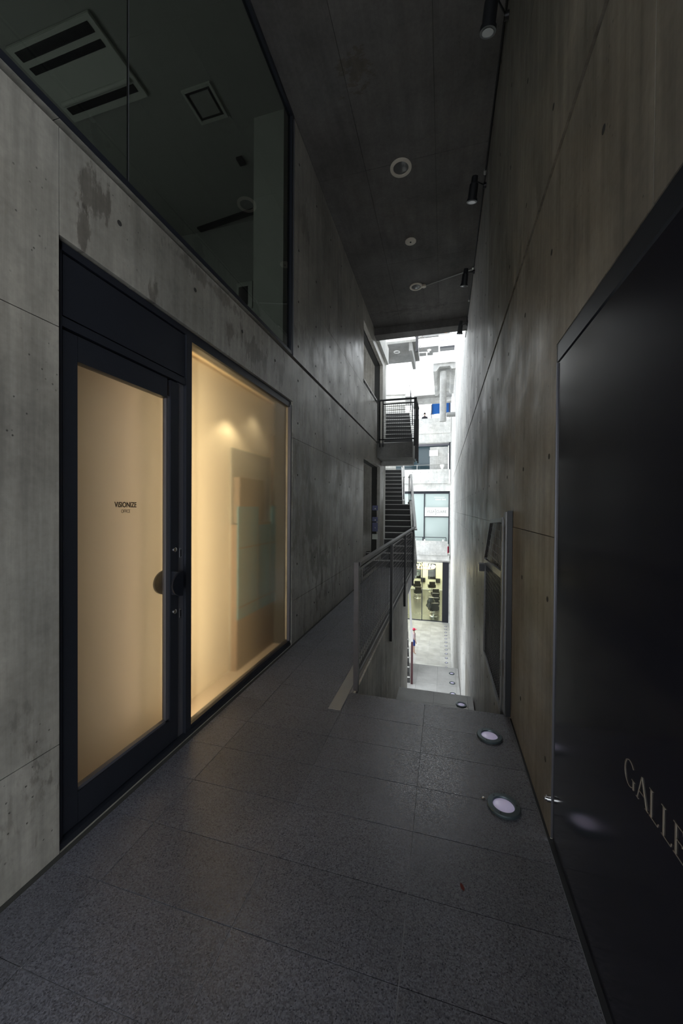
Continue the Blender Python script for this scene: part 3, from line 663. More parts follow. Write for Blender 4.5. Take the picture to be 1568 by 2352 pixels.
# ------------------------------------------------------------------ folded gate on the right wall
gt = thing('gate', 'galvanised mesh gate folded back against the right wall above the stair', 'gate', (0, 0, 0))
GX = .462
def bar(bm, a, b_, w_=.018, d=.03):
    a, b_ = Vector(a), Vector(b_); t = (b_-a).normalized(); n = Vector((-t.y, t.x))*w_
    prism(bm, [tuple(a+n), tuple(b_+n), tuple(b_-n), tuple(a-n)], 'X', GX-d/2, GX+d/2)
def gbar(name, pts, **k):
    bm = bmesh.new()
    for a, b_ in zip(pts[:-1], pts[1:]): bar(bm, a, b_, **k)
    return obj(name, bm, 'gate_steel', gt)
gbar('outer_frame', [(3.12, 1.47), (3.90, 1.43), (4.38, 1.02), (4.38, -.04), (3.12, -.06)])
gbar('inner_stile', [(3.12, -.06), (3.12, 1.47)], w_=.022)
gbar('middle_rail', [(3.12, 1.03), (4.37, .97)], w_=.028)
bm = bmesh.new()
cor = [(3.14, 1.45), (3.90, 1.41), (4.36, 1.01), (4.36, 0), (3.14, -.04)]
for i in range(1, 28):
    y = 3.14+1.22*i/28; zt = 1.45-.04*(y-3.14)/.76 if y < 3.9 else 1.41-(y-3.9)*.87
    bx(bm, GX-.0015, GX+.0015, y-.0015, y+.0015, -.03, 1.0); bx(bm, GX-.0015, GX+.0015, y-.0015, y+.0015, 1.0, zt) if i % 2 == 0 else None
for j in range(1, 24): z = -.03+1.03*j/24; bx(bm, GX-.0015, GX+.0015, 3.14, 4.36, z-.0015, z+.0015)
for z, ye in ((1.09, 4.27), (1.16, 4.19), (1.23, 4.11), (1.30, 4.03), (1.37, 3.95)): bx(bm, GX-.002, GX+.002, 3.14, ye, z-.002, z+.002)
obj('mesh_infill', bm, 'steel_rail', gt)['kind'] = 'stuff'
bm = bmesh.new(); prism(bm, [(3.15, -.03), (4.35, .0), (4.35, .98), (3.15, 1.01)], 'X', GX+.012, GX+.016); obj('dark_backing', bm, 'steel_black', gt)
bm = bmesh.new(); bx(bm, XR-.045, XR-.002, 3.00, 3.075, .0, 1.53); obj('hinge_post', bm, 'gate_steel', gt)
box('hinge_post', 'steel_black', gt, XR-.035, XR-.003, 2.962, 2.998, .0, 1.54)
for z in (.25, 1.30): 
    bm = bmesh.new(); cyl(bm, (GX-.012, 3.086, z), (GX-.012, 3.086, z+.12), .010, n=12); obj('hinge', bm, 'gate_steel', gt, True)
box('latch_box', 'steel_black', gt, GX-.075, GX-.017, 4.28, 4.40, .87, .95, bevel=.004)['label'] = 'small dark latch box'

# ------------------------------------------------------------------ ground lights
def floor_light(label, loc, group='round recessed floor lights along the right wall', proto=None):
    if proto is None:
        t = thing('floor_light', label, 'light', loc, random.uniform(0, 3), group)
        bm = bmesh.new(); lathe(bm, [(.080, -.01), (.0815, .010), (.078, .0145), (.055, .0155), (.052, .0095), (.052, -.005)], n=40); obj('ring', bm, 'lamp_ring', t, True)
        bm = bmesh.new(); lathe(bm, [(.052, .006), (.040, .0095), (.02, .0115), (0, .012)], n=32); obj('lens', bm, 'lamp_glass', t, True)
        for k in range(3):
            a = 2*pi*k/3; bm = bmesh.new(); cyl(bm, (.066*math.cos(a), .066*math.sin(a), .0145), (.066*math.cos(a), .066*math.sin(a), .0165), .0042, n=8); obj('screw', bm, 'grille', t)
        return t
    t = proto.copy(); COL.objects.link(t); t.location = loc; t['label'] = label
    for ch in list(proto.children): c = ch.copy(); COL.objects.link(c); c.parent = t
    return t
p0 = floor_light('nearest round floor light, in the passage tiles beside the black door', (.318, 2.055, 0))
floor_light('second round floor light, by the edge of the top step', (.318, 2.665, 0), proto=p0)
floor_light('single round floor light on the first stair landing', (.30, 5.98, -1.5), proto=p0)
for (y, lab) in ((10.22, 'nearest'), (10.86, 'middle'), (11.48, 'farthest')):
    floor_light('%s of the three round floor lights on the second stair landing' % lab, (.295, y, -3.4), proto=p0)
ordn = ['nearest', 'second nearest', 'third nearest', 'fourth nearest', 'fifth nearest', 'sixth nearest', 'sixth farthest', 'fifth farthest', 'fourth farthest', 'third farthest', 'second farthest', 'farthest']
for i in range(12):
    floor_light('%s of the twelve small round lights in the yard floor' % ordn[i], (.235, 18.95+.6*i, G_Z), proto=p0)
bm = bmesh.new(); lathe(bm, [(0, 0), (.009, 0), (.009, .006), (.005, .010), (0, .010)], n=10)
o = tag(obj('floor_stud', bm, 'chrome', None, True), 'small bright metal stud in the floor left of the nearest light', 'stud'); o.location = (.222, 2.085, 0)
bm = bmesh.new(); pl = [(0, -.016), (.007, -.006), (.006, .008), (0, .018), (-.006, .007), (-.007, -.005)]
prism(bm, pl, 'Z', .0008, .002); o = tag(obj('fallen_leaf', bm, 'leaf', None), 'tiny dried red leaf on the tiles', 'leaf'); o.location = (.09, 1.57, 0); o.rotation_euler = (0, 0, .4)

# ------------------------------------------------------------------ ceiling fittings
def downlight(label, x, y, r, z=ROOF, tilt=0):
    t = thing('downlight', label, 'light', (x, y, z))
    bm = bmesh.new(); lathe(bm, [(r, 0), (r, -.012), (r*.93, -.018), (r*.72, -.016), (r*.70, -.004)], n=36); obj('trim_ring', bm, 'beige_ring', t, True)
    bm = bmesh.new(); lathe(bm, [(r*.71, -.003), (r*.5, -.010), (0, -.013)], n=28); obj('lens', bm, 'spot_lens', t, True); return t
downlight('large round ceiling downlight with beige ring, nearer of two', -.56, 4.75, .135)
downlight('round ceiling downlight joined to the spotlight by a conduit', -.55, 7.35, .125)
t = thing('smoke_detector', 'small flat beige ceiling disc between the two downlights', 'detector', (-.55, 6.09, ROOF))
bm = bmesh.new(); lathe(bm, [(.088, 0), (.088, -.010), (.07, -.016), (0, -.016)], n=28); obj('disc', bm, 'beige_ring', t, True)
bm = bmesh.new(); cyl(bm, (0, 0, -.016), (0, 0, -.022), .014, n=12); obj('center_button', bm, 'grille', t)
cn = thing('conduit', 'thin silver conduit across the ceiling from downlight to spotlight', 'conduit')
bm = bmesh.new(); tube(bm, [(-.40, 7.35, ROOF-.018), (.47, 7.06, ROOF-.018)], .009); obj('pipe', bm, 'silver', cn, True)
bm = bmesh.new(); cyl(bm, (-.40, 7.35, ROOF-.002), (-.40, 7.35, ROOF-.035), .042, n=18); obj('junction_box', bm, 'beige_ring', cn, True)
cm = thing('conduit', 'long conduit in the corner of ceiling and right wall', 'conduit')
bm = bmesh.new(); tube(bm, [(XR-.020, -1.0, ROOF-.06), (XR-.020, 8.66, ROOF-.06), (XR-.020, 8.76, ROOF-.21), (XR-.020, 9.35, ROOF-.21)], .010); obj('pipe', bm, 'steel_rail', cm, True)
for y in (3.22, 5.02, 6.95, 8.0, 9.0):
    zc = ROOF-(.06 if y < 8.5 else .21)
    bm = bmesh.new(); cyl(bm, (XR-.024, y-.03, zc), (XR-.024, y+.03, zc), .019, n=14); obj('coupling', bm, 'silver', cm, True)
def spotlight(label, y):
    t = thing('spotlight', label, 'spotlight', (XR, y, ROOF-.20), 0, 'black spotlights in a row under the ceiling by the right wall')
    top = Vector((-.16, -.30, -.06)); d = Vector((-.05, .13, -.42)).normalized()
    bm = bmesh.new(); c0 = top; cyl(bm, c0, c0+d*.07, .036, .042, 24); cyl(bm, c0+d*.07, c0+d*.085, .042, .052, 24, False); cyl(bm, c0+d*.085, c0+d*.24, .052, .054, 24)
    cyl(bm, c0+d*.235, c0+d*.262, .064, .064, 24); obj('head', bm, 'steel_black', t, True)
    bm = bmesh.new(); cyl(bm, c0+d*.255, c0+d*.2645, .044, .044, 20); obj('lens', bm, 'spot_lens', t, True)
    bm = bmesh.new(); tube(bm, [(-.03, 0, .06), (-.05, -.06, .02), tuple(c0+d*.06+Vector((.03, 0, 0)))], .009); obj('arm', bm, 'steel_black', t, True)
    bm = bmesh.new(); cyl(bm, (-.001, 0, .05), (-.035, 0, .05), .030, n=18); obj('wall_mount', bm, 'steel_rail', t, True)
for y, lab in ((3.42, 'nearest black spotlight, cut by the top of the view'), (5.12, 'second black spotlight from the camera with a pale lens'),
               (6.92, 'third black spotlight, at the end of the ceiling conduit'), (8.72, 'farthest black spotlight, dark against the bright sky')):
    spotlight(lab, y)

# ------------------------------------------------------------------ the yard
yf = sroot('floor_yard', 'pale stone floor of the sunken yard', 'floor')
for i in range(6):
    for j in range(17):
        x0 = -3.1+.6*i; y0 = 16.9+.566*j
        tiles(yf, x0, x0+.6 if i < 5 else .5, y0, y0+.566, G_Z, 'granite_yard', g=.002)
box('screed', 'grout', yf, -7.0, .5, 9.0, 26.5, G_Z-.3, G_Z-.012)
box('yard_paving', 'granite_yard', yf, -7.0, -3.104, 9.0, 26.5, G_Z-.011, G_Z)

fb = thing('shop_building', 'pale concrete building with stacked balconies across the yard', 'building', (0, 0, 0))
Y = 26.5; XA, XB = -5.2, .47
def part(name, mat, x0, x1, y0, y1, z0, z1, par=fb, label=None):
    o = box(name, mat, par, x0, x1, y0, y1, z0, z1)
    if label: o['label'] = label
    return o
part('floor_beam', 'conc_pale', XA, XB, Y, Y+.4, -2.22, -1.72); part('balcony_slab', 'conc_pale', XA, .44, Y-1.1, Y-.002, -1.90, -1.55)
pp = part('parapet', 'conc_pale', XA, .30, Y-1.2, Y-1.06, -1.545, -.60)
part('floor_beam', 'conc_pale', XA, XB, Y, Y+.4, 2.79, 3.32); part('parapet', 'conc_pale', XA, .36, Y-.12, Y+.02, 3.325, 4.31)
part('floor_beam', 'conc_pale', XA, XB, Y, Y+.4, 6.18, 6.80); part('parapet', 'conc_pale', XA, .42, Y-.12, Y+.02, 6.805, 7.86)
part('floor_beam', 'conc_mid', XA, XB, Y-.04, Y+.5, 9.02, 9.70)
part('side_wall', 'conc_pale', XB+.002, XB+.4, Y, Y+10, G_Z, 13)
# joints and tie holes on the parapets
bm = bmesh.new()
for (zz, yy) in (((-1.35, -.85), Y-1.2), ((3.5, 4.1), Y-.12), ((7.0, 7.6), Y-.12)):
    for z in zz:
        for k in range(8): x = .1-.55*k; cyl(bm, (x, yy+.002, z), (x, yy-.004, z), .014, n=8)
obj('tie_holes', bm, 'tie', fb)['kind'] = 'stuff'
# middle storey shopfront
wa = part('shopfront_glazing', 'green_glass', XA, .36, Y+.25, Y+.30, -1.5, 2.79, label='pale green glazing')
part('head_frame', 'frame_dark', XA, .45, Y+.18, Y+.26, 2.62, 2.789); part('jamb_frame', 'frame_dark', .362, .45, Y+.12, Y+.26, -1.5, 2.62)
part('mullion', 'frame_dark', -1.32, -1.25, Y+.20, Y+.249, -1.5, 2.62); part('transom', 'frame_dark', -1.25, .36, Y+.20, Y+.249, .96, 1.02)
sgn = thing('shop_sign', 'cream shop sign board across the pale green glazing', 'sign', (0, 0, 0))
box('board', 'white_board', sgn, -1.24, .355, Y+.06, Y+.10, 1.03, 1.66)
text_mesh('lettering', 'VILLA  CLAIRE', .265, 'grey_text', sgn, (-.44, Y+.055, 1.27), (1, 0, 0), (0, 0, 1), .002, 'CENTER', offset=.002, xs=.80)
text_mesh('lettering', 'J', .48, 'grey_text', sgn, (-.48, Y+.055, 1.25), (1, .0, 0), (-.15, 0, 1), .002, 'CENTER', offset=-.006, xs=.8)
bm = bmesh.new(); 
for a in range(14): 
    t0, t1 = a/14*pi*1.2, (a+1)/14*pi*1.2
    cyl(bm, (-.62+.17*math.cos(t0+.3), Y+.055, 1.44+.075*math.sin(t0+.3)), (-.62+.17*math.cos(t1+.3), Y+.055, 1.44+.075*math.sin(t1+.3)), .006, n=6)
obj('flourish', bm, 'grey_text', sgn)
bm = bmesh.new(); bx(bm, -.72, -.15, Y+.056, Y+.059, 1.13, 1.138); obj('underline', bm, 'grey_text', sgn)
text_mesh('reversed_lettering', 'EAST BUILD', .135, 'white', fb, (.19, Y+.245, 2.17), (-1, 0, 0), (0, 0, 1), .002, offset=.004, xs=1.02)['label'] = 'reversed white lettering on the glass'
part('glass_bar', 'white', -.62, .10, Y+.24, Y+.249, 2.34, 2.38)
# planter edge rail
rb = thing('balcony_rail', 'thin dark rail on the lower far balcony', 'railing')
bm = bmesh.new(); tube(bm, [(XA, Y-1.13, -.36), (.20, Y-1.13, -.36), (.20, Y-1.13, -.60)], .022); obj('rail', bm, 'frame_dark', rb)
for x in (-2.4, -1.30): box('post', 'frame_dark', rb, x-.03, x+.03, Y-1.15, Y-1.11, -.60, -.375)
for x, lab in ((-1.8, 'left'), (-1.18, 'middle'), (.02, 'right')):
    bm = bmesh.new(); lathe(bm, [(0, 0), (.05, 0), (.06, .07), (.045, .10), (0, .10)], n=12)
    o = tag(obj('rail_lamp', bm, 'white', None, True), '%s small white knob lamp on the lower far parapet' % lab, 'lamp', 'white knob lamps on the parapet'); o.location = (x, Y-1.13, -.60)
# upper storey: dark glass shop with display
part('dark_glazing', 'teal_glass', XA, .30, Y+.55, Y+.6, 3.0, 6.18, label='dark teal glazing'); part('jamb_frame', 'frame_dark', .36, .45, Y+.02, Y+.6, 4.32, 6.17)
part('head_frame', 'frame_grey', XA, .36, Y+.40, Y+.54, 6.02, 6.17)
part('inner_wall', 'conc_pale', -.95, .30, Y+.48, Y+.54, 4.3, 5.95)
nt_ = tag(box('notice', 'white', None, -.98, -.38, Y+.40, Y+.44, 5.30, 5.72), 'white notice sheet behind the dark teal glazing', 'notice')
rr_ = thing('balcony_rail', 'thin pale rail above the middle far parapet', 'railing')
bm = bmesh.new(); tube(bm, [(XA, Y-.05, 4.62), (.30, Y-.05, 4.62)], .020); obj('rail', bm, 'silver', rr_)
for x in (-1.8, -.05): box('post', 'silver', rr_, x-.02, x+.02, Y-.07, Y-.03, 4.31, 4.60)
bm = bmesh.new(); lathe(bm, [(0, 0), (.06, 0), (.16, .22), (.16, .30), (.10, .32), (0, .32)], n=20)
o = tag(obj('bowl', bm, 'white', None, True), 'white bowl shaped lamp on the middle far parapet', 'bowl'); o.location = (-.08, Y-.05, 4.31)
# top storey
rt_ = thing('balcony_rail', 'thin pale rail above the upper far parapet', 'railing')
bm = bmesh.new(); tube(bm, [(XA, Y-.05, 8.18), (-.45, Y-.05, 8.12)], .022); obj('rail', bm, 'silver', rt_)
for x in (-1.02, -2.4): box('post', 'white', rt_, x-.03, x+.03, Y-.07, Y-.03, 7.86, 8.16)
bp_ = thing('person', 'dark-haired person at the upper far balcony rail in a dark coat', 'person', (-1.33, Y+.45, 6.80))
bm = bmesh.new()
def blob(bm, c, r, s=(1, 1, 1)):
    g = bmesh.ops.create_icosphere(bm, subdivisions=2, radius=r)
    for v in g['verts']: v.co = Vector((v.co.x*s[0], v.co.y*s[1], v.co.z*s[2]))+Vector(c)

def figure(parent, joints, edges, mat, name='body'):
    """one continuous skinned figure"""
    me = bpy.data.meshes.new(name); me.from_pydata([j[0] for j in joints], edges, [])
    o = bpy.data.objects.new(name, me); COL.objects.link(o)
    md = o.modifiers.new('skin', 'SKIN'); me.skin_vertices[0].data[0].use_root = True
    for i, j in enumerate(joints): me.skin_vertices[0].data[i].radius = j[1] if isinstance(j[1], tuple) else (j[1], j[1])
    ss = o.modifiers.new('sub', 'SUBSURF'); ss.levels = 1; ss.render_levels = 1
    new = bpy.data.meshes.new_from_object(o.evaluated_get(bpy.context.evaluated_depsgraph_get()))
    bpy.data.objects.remove(o); new.materials.clear(); new.materials.append(M[mat])
    for p in new.polygons: p.use_smooth = True
    return obj(name, new, mat, parent)
def person(root, h, skin, top, bottom, hat=None, hair='hair'):
    k = h/1.7
    J = [((0, 0, .92*k), (.115*k, .085*k)), ((0, 0, 1.15*k), (.105*k, .08*k)), ((0, 0, 1.36*k), (.13*k, .09*k)), ((0, 0, 1.47*k), .05*k), ((0, .01*k, 1.53*k), .055*k), ((0, -.01*k, 1.60*k), (.078*k, .09*k)), ((0, 0, 1.68*k), .05*k)]
    E = [(0, 1), (1, 2), (2, 3), (3, 4), (4, 5), (5, 6)]
    for s in (-1, 1):
        n = len(J); J += [((s*.17*k, 0, 1.38*k), .048*k), ((s*.21*k, -.02*k, 1.12*k), .038*k), ((s*.22*k, -.10*k, .90*k), .028*k), ((s*.22*k, -.13*k, .82*k), (.018*k, .035*k))]
        E += [(2, n), (n, n+1), (n+1, n+2), (n+2, n+3)]
        for q in range(4): 
            m_ = len(J); J.append(((s*.22*k+(q-1.5)*.003*k, (-.13-.016*(q-1.5))*k, (.745-.004*abs(q-1.5))*k), .008*k)); E.append((n+3, m_))
        m_ = len(J); J.append(((s*.20*k, -.17*k, .79*k), .009*k)); E.append((n+3, m_))
        n = len(J); J += [((s*.09*k, 0, .84*k), .082*k), ((s*.10*k, -.02*k*s, .48*k), .055*k), ((s*.10*k, .03*k*s, .09*k), .036*k), ((s*.11*k, -.10*k+.03*k*s, .035*k), (.034*k, .028*k))]
        E += [(0, n), (n, n+1), (n+1, n+2), (n+2, n+3)]
    figure(root, J, E, skin)
    bm = bmesh.new(); lathe(bm, [(.125*k, .98*k), (.15*k, 1.10*k), (.165*k, 1.30*k), (.16*k, 1.38*k), (.09*k, 1.45*k), (.06*k, 1.465*k)], n=20)
    for v in bm.verts: v.co.y *= .72
    for s in (-1, 1): cyl(bm, (s*.15*k, 0, 1.39*k), (s*.215*k, -.02*k, 1.13*k), .062*k, .056*k, 12)
    obj('shirt', bm, top, root, True)
    bm = bmesh.new(); lathe(bm, [(.16*k, 1.0*k), (.165*k, .9*k), (.17*k, .80*k)], n=20)
    for v in bm.verts: v.co.y *= .75
    for s in (-1, 1): cyl(bm, (s*.085*k, 0, .86*k), (s*.10*k, -.01*k*s, .58*k), .098*k, .092*k, 14)
    obj('shorts' if bottom == 'shorts' else 'trousers', bm, bottom, root, True)
    bm = bmesh.new(); blob(bm, (0, .012*k, 1.645*k), .100*k, (.88, 1, 1.0)); 
    obj('hair', bm, hair, root, True)
    bm = bmesh.new()
    for s in (-1, 1): blob(bm, (s*.032*k, -.094*k, 1.60*k), .010*k)
    obj('eyes', bm, 'hair', root, True)
    bm = bmesh.new(); blob(bm, (0, -.105*k, 1.575*k), .014*k, (.8, 1, 1.4)); blob(bm, (0, -.095*k, 1.535*k), .018*k, (1.3, .5, .35)); obj('nose_and_mouth', bm, skin, root, True)
    if hat:
        bm = bmesh.new(); blob(bm, (0, .005*k, 1.665*k), .108*k, (.92, 1, .85)); prism(bm, [(-.07*k, -.08*k), (.07*k, -.08*k), (.05*k, -.19*k), (-.05*k, -.19*k)], 'Z', 1.655*k, 1.668*k)
        obj('cap', bm, hat, root, True)
bm.free()
person(bp_, 1.60, 'skin', 'coat', 'coat')
bc = thing('awning', 'bright blue awning cloth behind the hanging round column', 'awning', (0, 0, 0))
bm = bmesh.new(); prism(bm, [(-1.02, 9.05), (-.92, 9.85), (-.35, 10.05), (.5, 10.05), (.5, 9.10)], 'Y', 30.0, 30.1); obj('cloth', bm, 'blue', bc)
for x in (-.95, -.3, .4): box('pole', 'frame_grey', bc, x-.03, x+.03, 29.93, 29.99, 7.2, 9.8)
part('deck', 'conc_pale', XA, XB, Y+.03, 34, 6.5, 6.799); part('back_wall', 'conc_pale', XA, XB, 34, 34.2, 7.2, 9.6); part('slant_brace', 'steel_black', -2.0, -1.85, Y+1, Y+1.2, 7.2, 9.4)
rf_ = thing('banner', 'red and white vertical banner by the lower far balcony', 'banner', (.335, 26.2, 0))
box('cloth', 'red', rf_, -.05, .05, -.01, .01, -1.50, -1.02); box('top_cloth', 'white', rf_, -.05, .05, -.01, .01, -1.019, -.85)

# big bright gallery beam and parts above
gb = thing('gallery_bridge', 'broad white gallery beam high above the yard', 'bridge', (0, 0, 0))
box('fascia', 'conc_white', gb, -3.9, -.55, 21.9, 22.1, 8.80, 10.42); box('fascia', 'conc_white', gb, -3.9, -.52, 21.92, 22.1, 8.20, 8.79)
box('deck', 'conc_soffit', gb, -3.9, .50, 22.1, 26.45, 9.3, 9.6); box('soffit_beam', 'conc_soffit', gb, -2.2, .50, 24.4, 24.7, 9.0, 9.299)
rg = thing('gallery_rail', 'white rail on top of the broad gallery beam', 'railing')
bm = bmesh.new(); tube(bm, [(-2.3, 22.0, 10.72), (-.85, 22.0, 10.66)], .022); obj('rail', bm, 'white', rg)
for x in (-1.6, -1.0): box('post', 'white', rg, x-.03, x+.03, 21.97, 22.03, 10.42, 10.68)
cl = thing('hanging_column', 'round white column hanging with a side pipe to the right wall', 'column', (0, 18, 0))
bm = bmesh.new(); cyl(bm, (-.05, 0, 5.68), (-.05, 0, 8.0), .155, n=28); obj('shaft', bm, 'conc_mid', cl, True)
bm = bmesh.new(); cyl(bm, (.11, 0, 5.98), (.495, 0, 5.98), .11, n=20); obj('side_pipe', bm, 'conc_mid', cl, True)
bm = bmesh.new(); prism(bm, [(-.50, 8.25), (-.50, 7.92), (-.36, 7.92), (-.22, 8.12), (.24, 8.12), (.32, 7.98), (.49, 7.98), (.49, 8.25)], 'Y', -.4, 3.4)
obj('capital_slab', bm, 'conc_mid', cl)
bk = thing('roof_block', 'white rooftop block above the hanging column', 'building', (0, 0, 0))
box('parapet', 'conc_white', bk, -.52, .499, 17.5, 21.0, 8.26, 8.75); box('upper_wall', 'conc_white', bk, -.30, .499, 19.4, 21.0, 8.751, 10.4)
sb2 = thing('sign_box', 'white rooftop sign box with tiny blue characters', 'sign', (0, 0, 0))
box('panel', 'white', sb2, -.24, .47, 18.5, 18.8, 9.40, 9.95); box('base', 'steel_black', sb2, -.22, .46, 18.45, 18.8, 9.31, 9.399)
bm = bmesh.new()
for k in range(7): x = -.15+.08*k; bx(bm, x, x+.028, 18.494, 18.499, 9.70+.012*(k % 3), 9.74+.01*(k % 2)); 
obj('lettering', bm, 'sign_blue', sb2)
op = tag(box('orange_post', 'orange', None, .0, .10, 19.2, 19.3, 10.41, 11.3), 'orange post on the roof above the sign box', 'post')
ub = thing('upper_building', 'pale upper building with a soffit and lit downlight', 'building', (0, 0, 0))
box('slab_edge', 'conc_white', ub, -3.5, -.30, 24.0, 24.3, 11.95, 12.40); box('soffit', 'conc_soffit', ub, -3.5, -.2, 24.3, 30, 12.0, 12.3)
box('wall', 'conc_soffit', ub, -3.5, .4, 27, 27.2, 9.6, 12.0)
bm = bmesh.new(); cyl(bm, (-.98, 24.9, 11.985), (-.98, 24.9, 11.998), .12, n=18); obj('lit_downlight', bm, 'downlit', ub)
bm = bmesh.new(); pts = [(-1.8+2.1*i/14, 12.75+.30*math.cos((i/14)*pi*.5)**1.0) for i in range(15)]
prism(bm, [(-1.8, 12.45)]+pts+[(.3, 12.45)], 'Y', 24.0, 26.0); obj('curved_canopy', bm, 'conc_soffit', ub)
cb_ = thing('canopy_box', 'grey concrete canopy box with a round downlight over the far stair', 'canopy', (0, 0, 0))
box('front_upstand', 'conc_pale', cb_, -2.7, -1.04, 14.1, 14.3, 7.93, 8.9); box('soffit_slab', 'conc_soffit', cb_, -2.7, -1.04, 14.3, 16.3, 7.95, 8.2)
box('fin_beam', 'conc_soffit', cb_, -1.32, -1.20, 14.3, 16.25, 7.60, 7.949)
bm = bmesh.new(); lathe(bm, [(.135, 0), (.13, -.02), (.09, -.02), (.085, 0)], (-1.88, 15.1, 7.949), n=24); obj('trim_ring', bm, 'white', cb_, True)
bm = bmesh.new(); cyl(bm, (-1.88, 15.1, 7.949), (-1.88, 15.1, 7.94), .085, n=20); obj('lens', bm, 'spot_lens', cb_)
box('support_pier', 'conc_soffit', cb_, -3.1, -2.705, 14.35, 16.2, G_Z, 8.2)
dp = thing('drain_pipe', 'dark drain pipe hanging beside the canopy box', 'pipe', (-.97, 13.6, 0))
bm = bmesh.new(); cyl(bm, (0, 0, 7.30), (0, 0, 8.6), .045, n=14); cyl(bm, (0, 0, 7.24), (0, 0, 7.32), .06, n=14); obj('pipe', bm, 'steel_rail', dp, True)
for z in (8.0, 8.5): box('bracket', 'steel_rail', dp, -.10, .0, .03, .515, z, z+.04)
tr = thing('bare_tree', 'small bare tree on the gallery behind the rail', 'tree', (-1.62, 23.0, 9.60))
bm = bmesh.new(); cyl(bm, (0, 0, 0), (.05, 0, 2.9), .035, .02, 8)
obj('trunk', bm, 'twig', tr); bm = bmesh.new()
for k in range(16):
    z = 1.5+.10*k; s = -1 if k % 2 else 1; a = random.uniform(.5, 1.0); q = Vector((s*a*.6, random.uniform(-.3, .3), .55*a)); p = Vector((.02, 0, z)); cyl(bm, p, p+q, .014, .006, 5); cyl(bm, p+q*.6, p+q*.6+Vector((s*.1, .05, .35)), .008, .004, 5)
obj('branches', bm, 'twig', tr)

# yard child with red cap
ch = thing('person', 'child in a red cap, pinkish shirt and blue shorts beside the maroon post', 'person', (-1.47, 20.3, G_Z), math.radians(100))
person(ch, 1.36, 'skin', 'shirt', 'shorts', 'cap_red')

# ------------------------------------------------------------------ salon on the yard floor
w3 = sroot('window_3', 'salon glass front at the far end of the yard', 'window')
box('pane', 'salon_glass', w3, -5.0, -1.41, Y+.04, Y+.05, G_Z+.06, -2.22); box('pane', 'salon_glass', w3, -1.36, -.02, Y+.04, Y+.05, G_Z+.06, -2.22)
box('mullion', 'frame_dark', w3, -1.409, -1.361, Y+.02, Y+.08, G_Z+.06, -2.22); box('bottom_rail', 'frame_dark', w3, -5.0, -.01, Y, Y+.09, G_Z-.01, G_Z+.06)
box('black_panel', 'black', w3, -.008, .42, Y-.06, Y+.02, G_Z, -2.16)['label'] = 'tall black side panel'
box('side_reveal', 'conc_pale', w3, .421, .499, Y-.1, Y+.05, G_Z, -2.2)
sw = sroot('wall_salon', 'yellow lit salon interior', 'wall')
bm = bmesh.new(); bx(bm, -6, XB+.002, 36.9, 37.1, G_Z, -2.0); bx(bm, -6.1, -6.0, Y+.1, 37, G_Z, -2.0); bx(bm, .40, .47, Y+.1, 36.9, G_Z, -2.0); bx(bm, -6, .4, Y+.41, 36.9, -1.99, -1.92); obj('plaster', bm, 'salon_wall', sw)
sf = struct(box('floor_salon', 'salon_floor', None, -6.0, .40, Y+.095, 36.9, G_Z-.1, G_Z-.005), 'polished olive salon floor', 'floor')
def salon_chair(label, x, y, rz, proto=None):
    if proto:
        t = proto.copy(); COL.objects.link(t); t.location = (x, y, G_Z-.005); t.rotation_euler = (0, 0, rz); t['label'] = label
        for c in proto.children: d = c.copy(); COL.objects.link(d); d.parent = t
        return t
    t = thing('salon_chair', label, 'chair', (x, y, G_Z-.005), rz, 'black salon chairs')
    bm = bmesh.new(); lathe(bm, [(0, 0), (.30, 0), (.29, .03), (.06, .05), (0, .05)], n=28); obj('base', bm, 'chrome', t, True)
    bm = bmesh.new(); cyl(bm, (0, 0, .05), (0, 0, .42), .035); obj('pedestal', bm, 'chrome', t, True)
    box('seat', 'chair_black', t, -.27, .27, -.27, .27, .42, .55, bevel=.03)
    bm = bmesh.new(); prism(bm, [(.20, .53), (.30, .53), (.38, 1.02), (.30, 1.04)], 'X', -.27, .27); obj('backrest', bm, 'chair_black', t)
    for s in (-1, 1): 
        bm = bmesh.new(); prism(bm, [(-.25, .45), (.25, .45), (.27, .74), (-.25, .70)], 'X', s*.31-.035, s*.31+.035); obj('armrest', bm, 'chair_black', t)
    bm = bmesh.new(); tube(bm, [(-.15, -.28, .40), (-.15, -.45, .15), (.15, -.45, .15), (.15, -.28, .40)], .012); obj('footrest', bm, 'chrome', t)
    return t
c0 = salon_chair('nearest black salon chair facing away behind the glass front', -.62, 27.9, math.radians(200))
for lab, x, y in (('second black salon chair in the right row', -.58, 29.6), ('third black salon chair in the right row', -.58, 31.2), ('fourth black salon chair in the right row', -.60, 32.8), ('farthest black salon chair below the right wall mirror', -.98, 35.9), ('black salon chair below the left wall mirror', -2.35, 35.9), ('black salon chair half hidden by the handrail at left', -2.1, 33.2)):
    salon_chair(lab, x, y, math.radians(190), c0)
gw = thing('draped_gown', 'black gown draped over the nearest salon chair', 'gown', (-.80, 28.0, G_Z))
bm = bmesh.new()
rings = []
for j in range(7):
    z = .62+.12*j; r = .30-.02*j+.03*math.sin(j*2.1); rings.append([bm.verts.new((r*1.15*math.cos(2*pi*i/20)*(1+.10*math.sin(5*i+j)), r*math.sin(2*pi*i/20)*(1+.08*math.cos(4*i)), z)) for i in range(20)])
for A, B in zip(rings[:-1], rings[1:]):
    for i in range(20): bm.faces.new((A[i], A[(i+1) % 20], B[(i+1) % 20], B[i]))
bm.faces.new(rings[0]); bm.faces.new(rings[-1]); obj('cloth', bm, 'chair_black', gw, True)
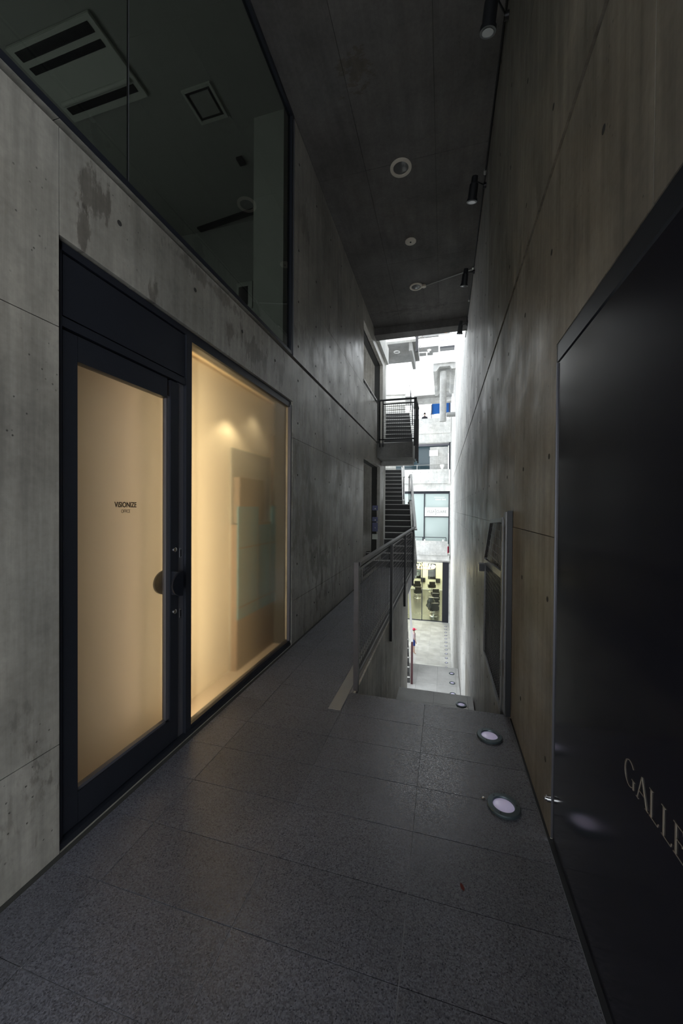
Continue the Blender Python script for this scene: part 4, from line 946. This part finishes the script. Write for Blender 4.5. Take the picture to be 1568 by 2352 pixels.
for lab, x in (('right', -1.0), ('left', -2.4)):
    t = thing('wall_mirror', '%s tall dark-framed mirror on the salon back wall' % lab, 'mirror', (x, 36.89, G_Z))
    box('frame', 'black', t, -.36, .36, -.05, -.001, 1.05, 2.55); box('glass', 'mirror', t, -.31, .31, -.058, -.051, 1.1, 2.5)
    t = thing('wall_counter', '%s small black shelf box beside the salon mirror' % lab, 'shelf', (x+.58, 36.88, G_Z))
    box('box_body', 'chair_black', t, -.20, .20, -.30, 0, .75, 1.12); box('top', 'steel_black', t, -.21, .21, -.31, 0, 1.121, 1.14)
chn = thing('chandelier', 'wide copper ring chandelier with many lit bulbs', 'chandelier', (-1.42, 30.0, -3.05))
bm = bmesh.new(); n = 40
for i in range(n):
    a, b_ = 2*pi*i/n, 2*pi*(i+1)/n; tube(bm, [(.82*math.cos(a), .82*math.sin(a), -.10), (.82*math.cos(b_), .82*math.sin(b_), -.10)], .03, 6)
obj('ring', bm, 'copper', chn)
bm = bmesh.new(); tube(bm, [(0, 0, .15), (0, 0, 1.05)], .015)
for k in range(4): a = k*pi/2; tube(bm, [(0, 0, .15), (.82*math.cos(a), .82*math.sin(a), -.10)], .012, 6)
obj('suspension', bm, 'copper', chn)
for k in range(18):
    a = 2*pi*k/18; bm = bmesh.new(); blob(bm, (.82*math.cos(a), .82*math.sin(a), .02), .062, (1, 1, 1.3)); obj('bulb', bm, 'bulb', chn, True)
shf = thing('bottle_shelf', 'narrow shelf of small bright bottles at the right side of the salon', 'shelf', (.22, 0, G_Z))
box('upright', 'steel_black', shf, .12, .16, 29.6, 30.9, 0, 1.7)
for j in range(4): box('shelf_board', 'steel_black', shf, -.10, .12, 29.6, 30.9, .3+.4*j, .33+.4*j)
bottle_me = None
for j in range(4):
    for k in range(5):
        lab = 'small white bottle, %s on the %s salon shelf board' % (('nearest', 'second', 'middle', 'fourth', 'farthest')[k], ('lowest', 'second', 'third', 'top')[j])
        if bottle_me is None:
            bm = bmesh.new(); lathe(bm, [(0, 0), (.045, 0), (.045, .14), (.015, .17), (.015, .21), (0, .21)], n=12); o = obj('bottle', bm, 'white', None, True); bottle_me = o.data
        else: o = obj('bottle', bottle_me, None)
        o.location = (.22, 29.72+.26*k, G_Z+.33+.4*j); tag(o, lab, 'bottle', 'bottles on the salon shelf')
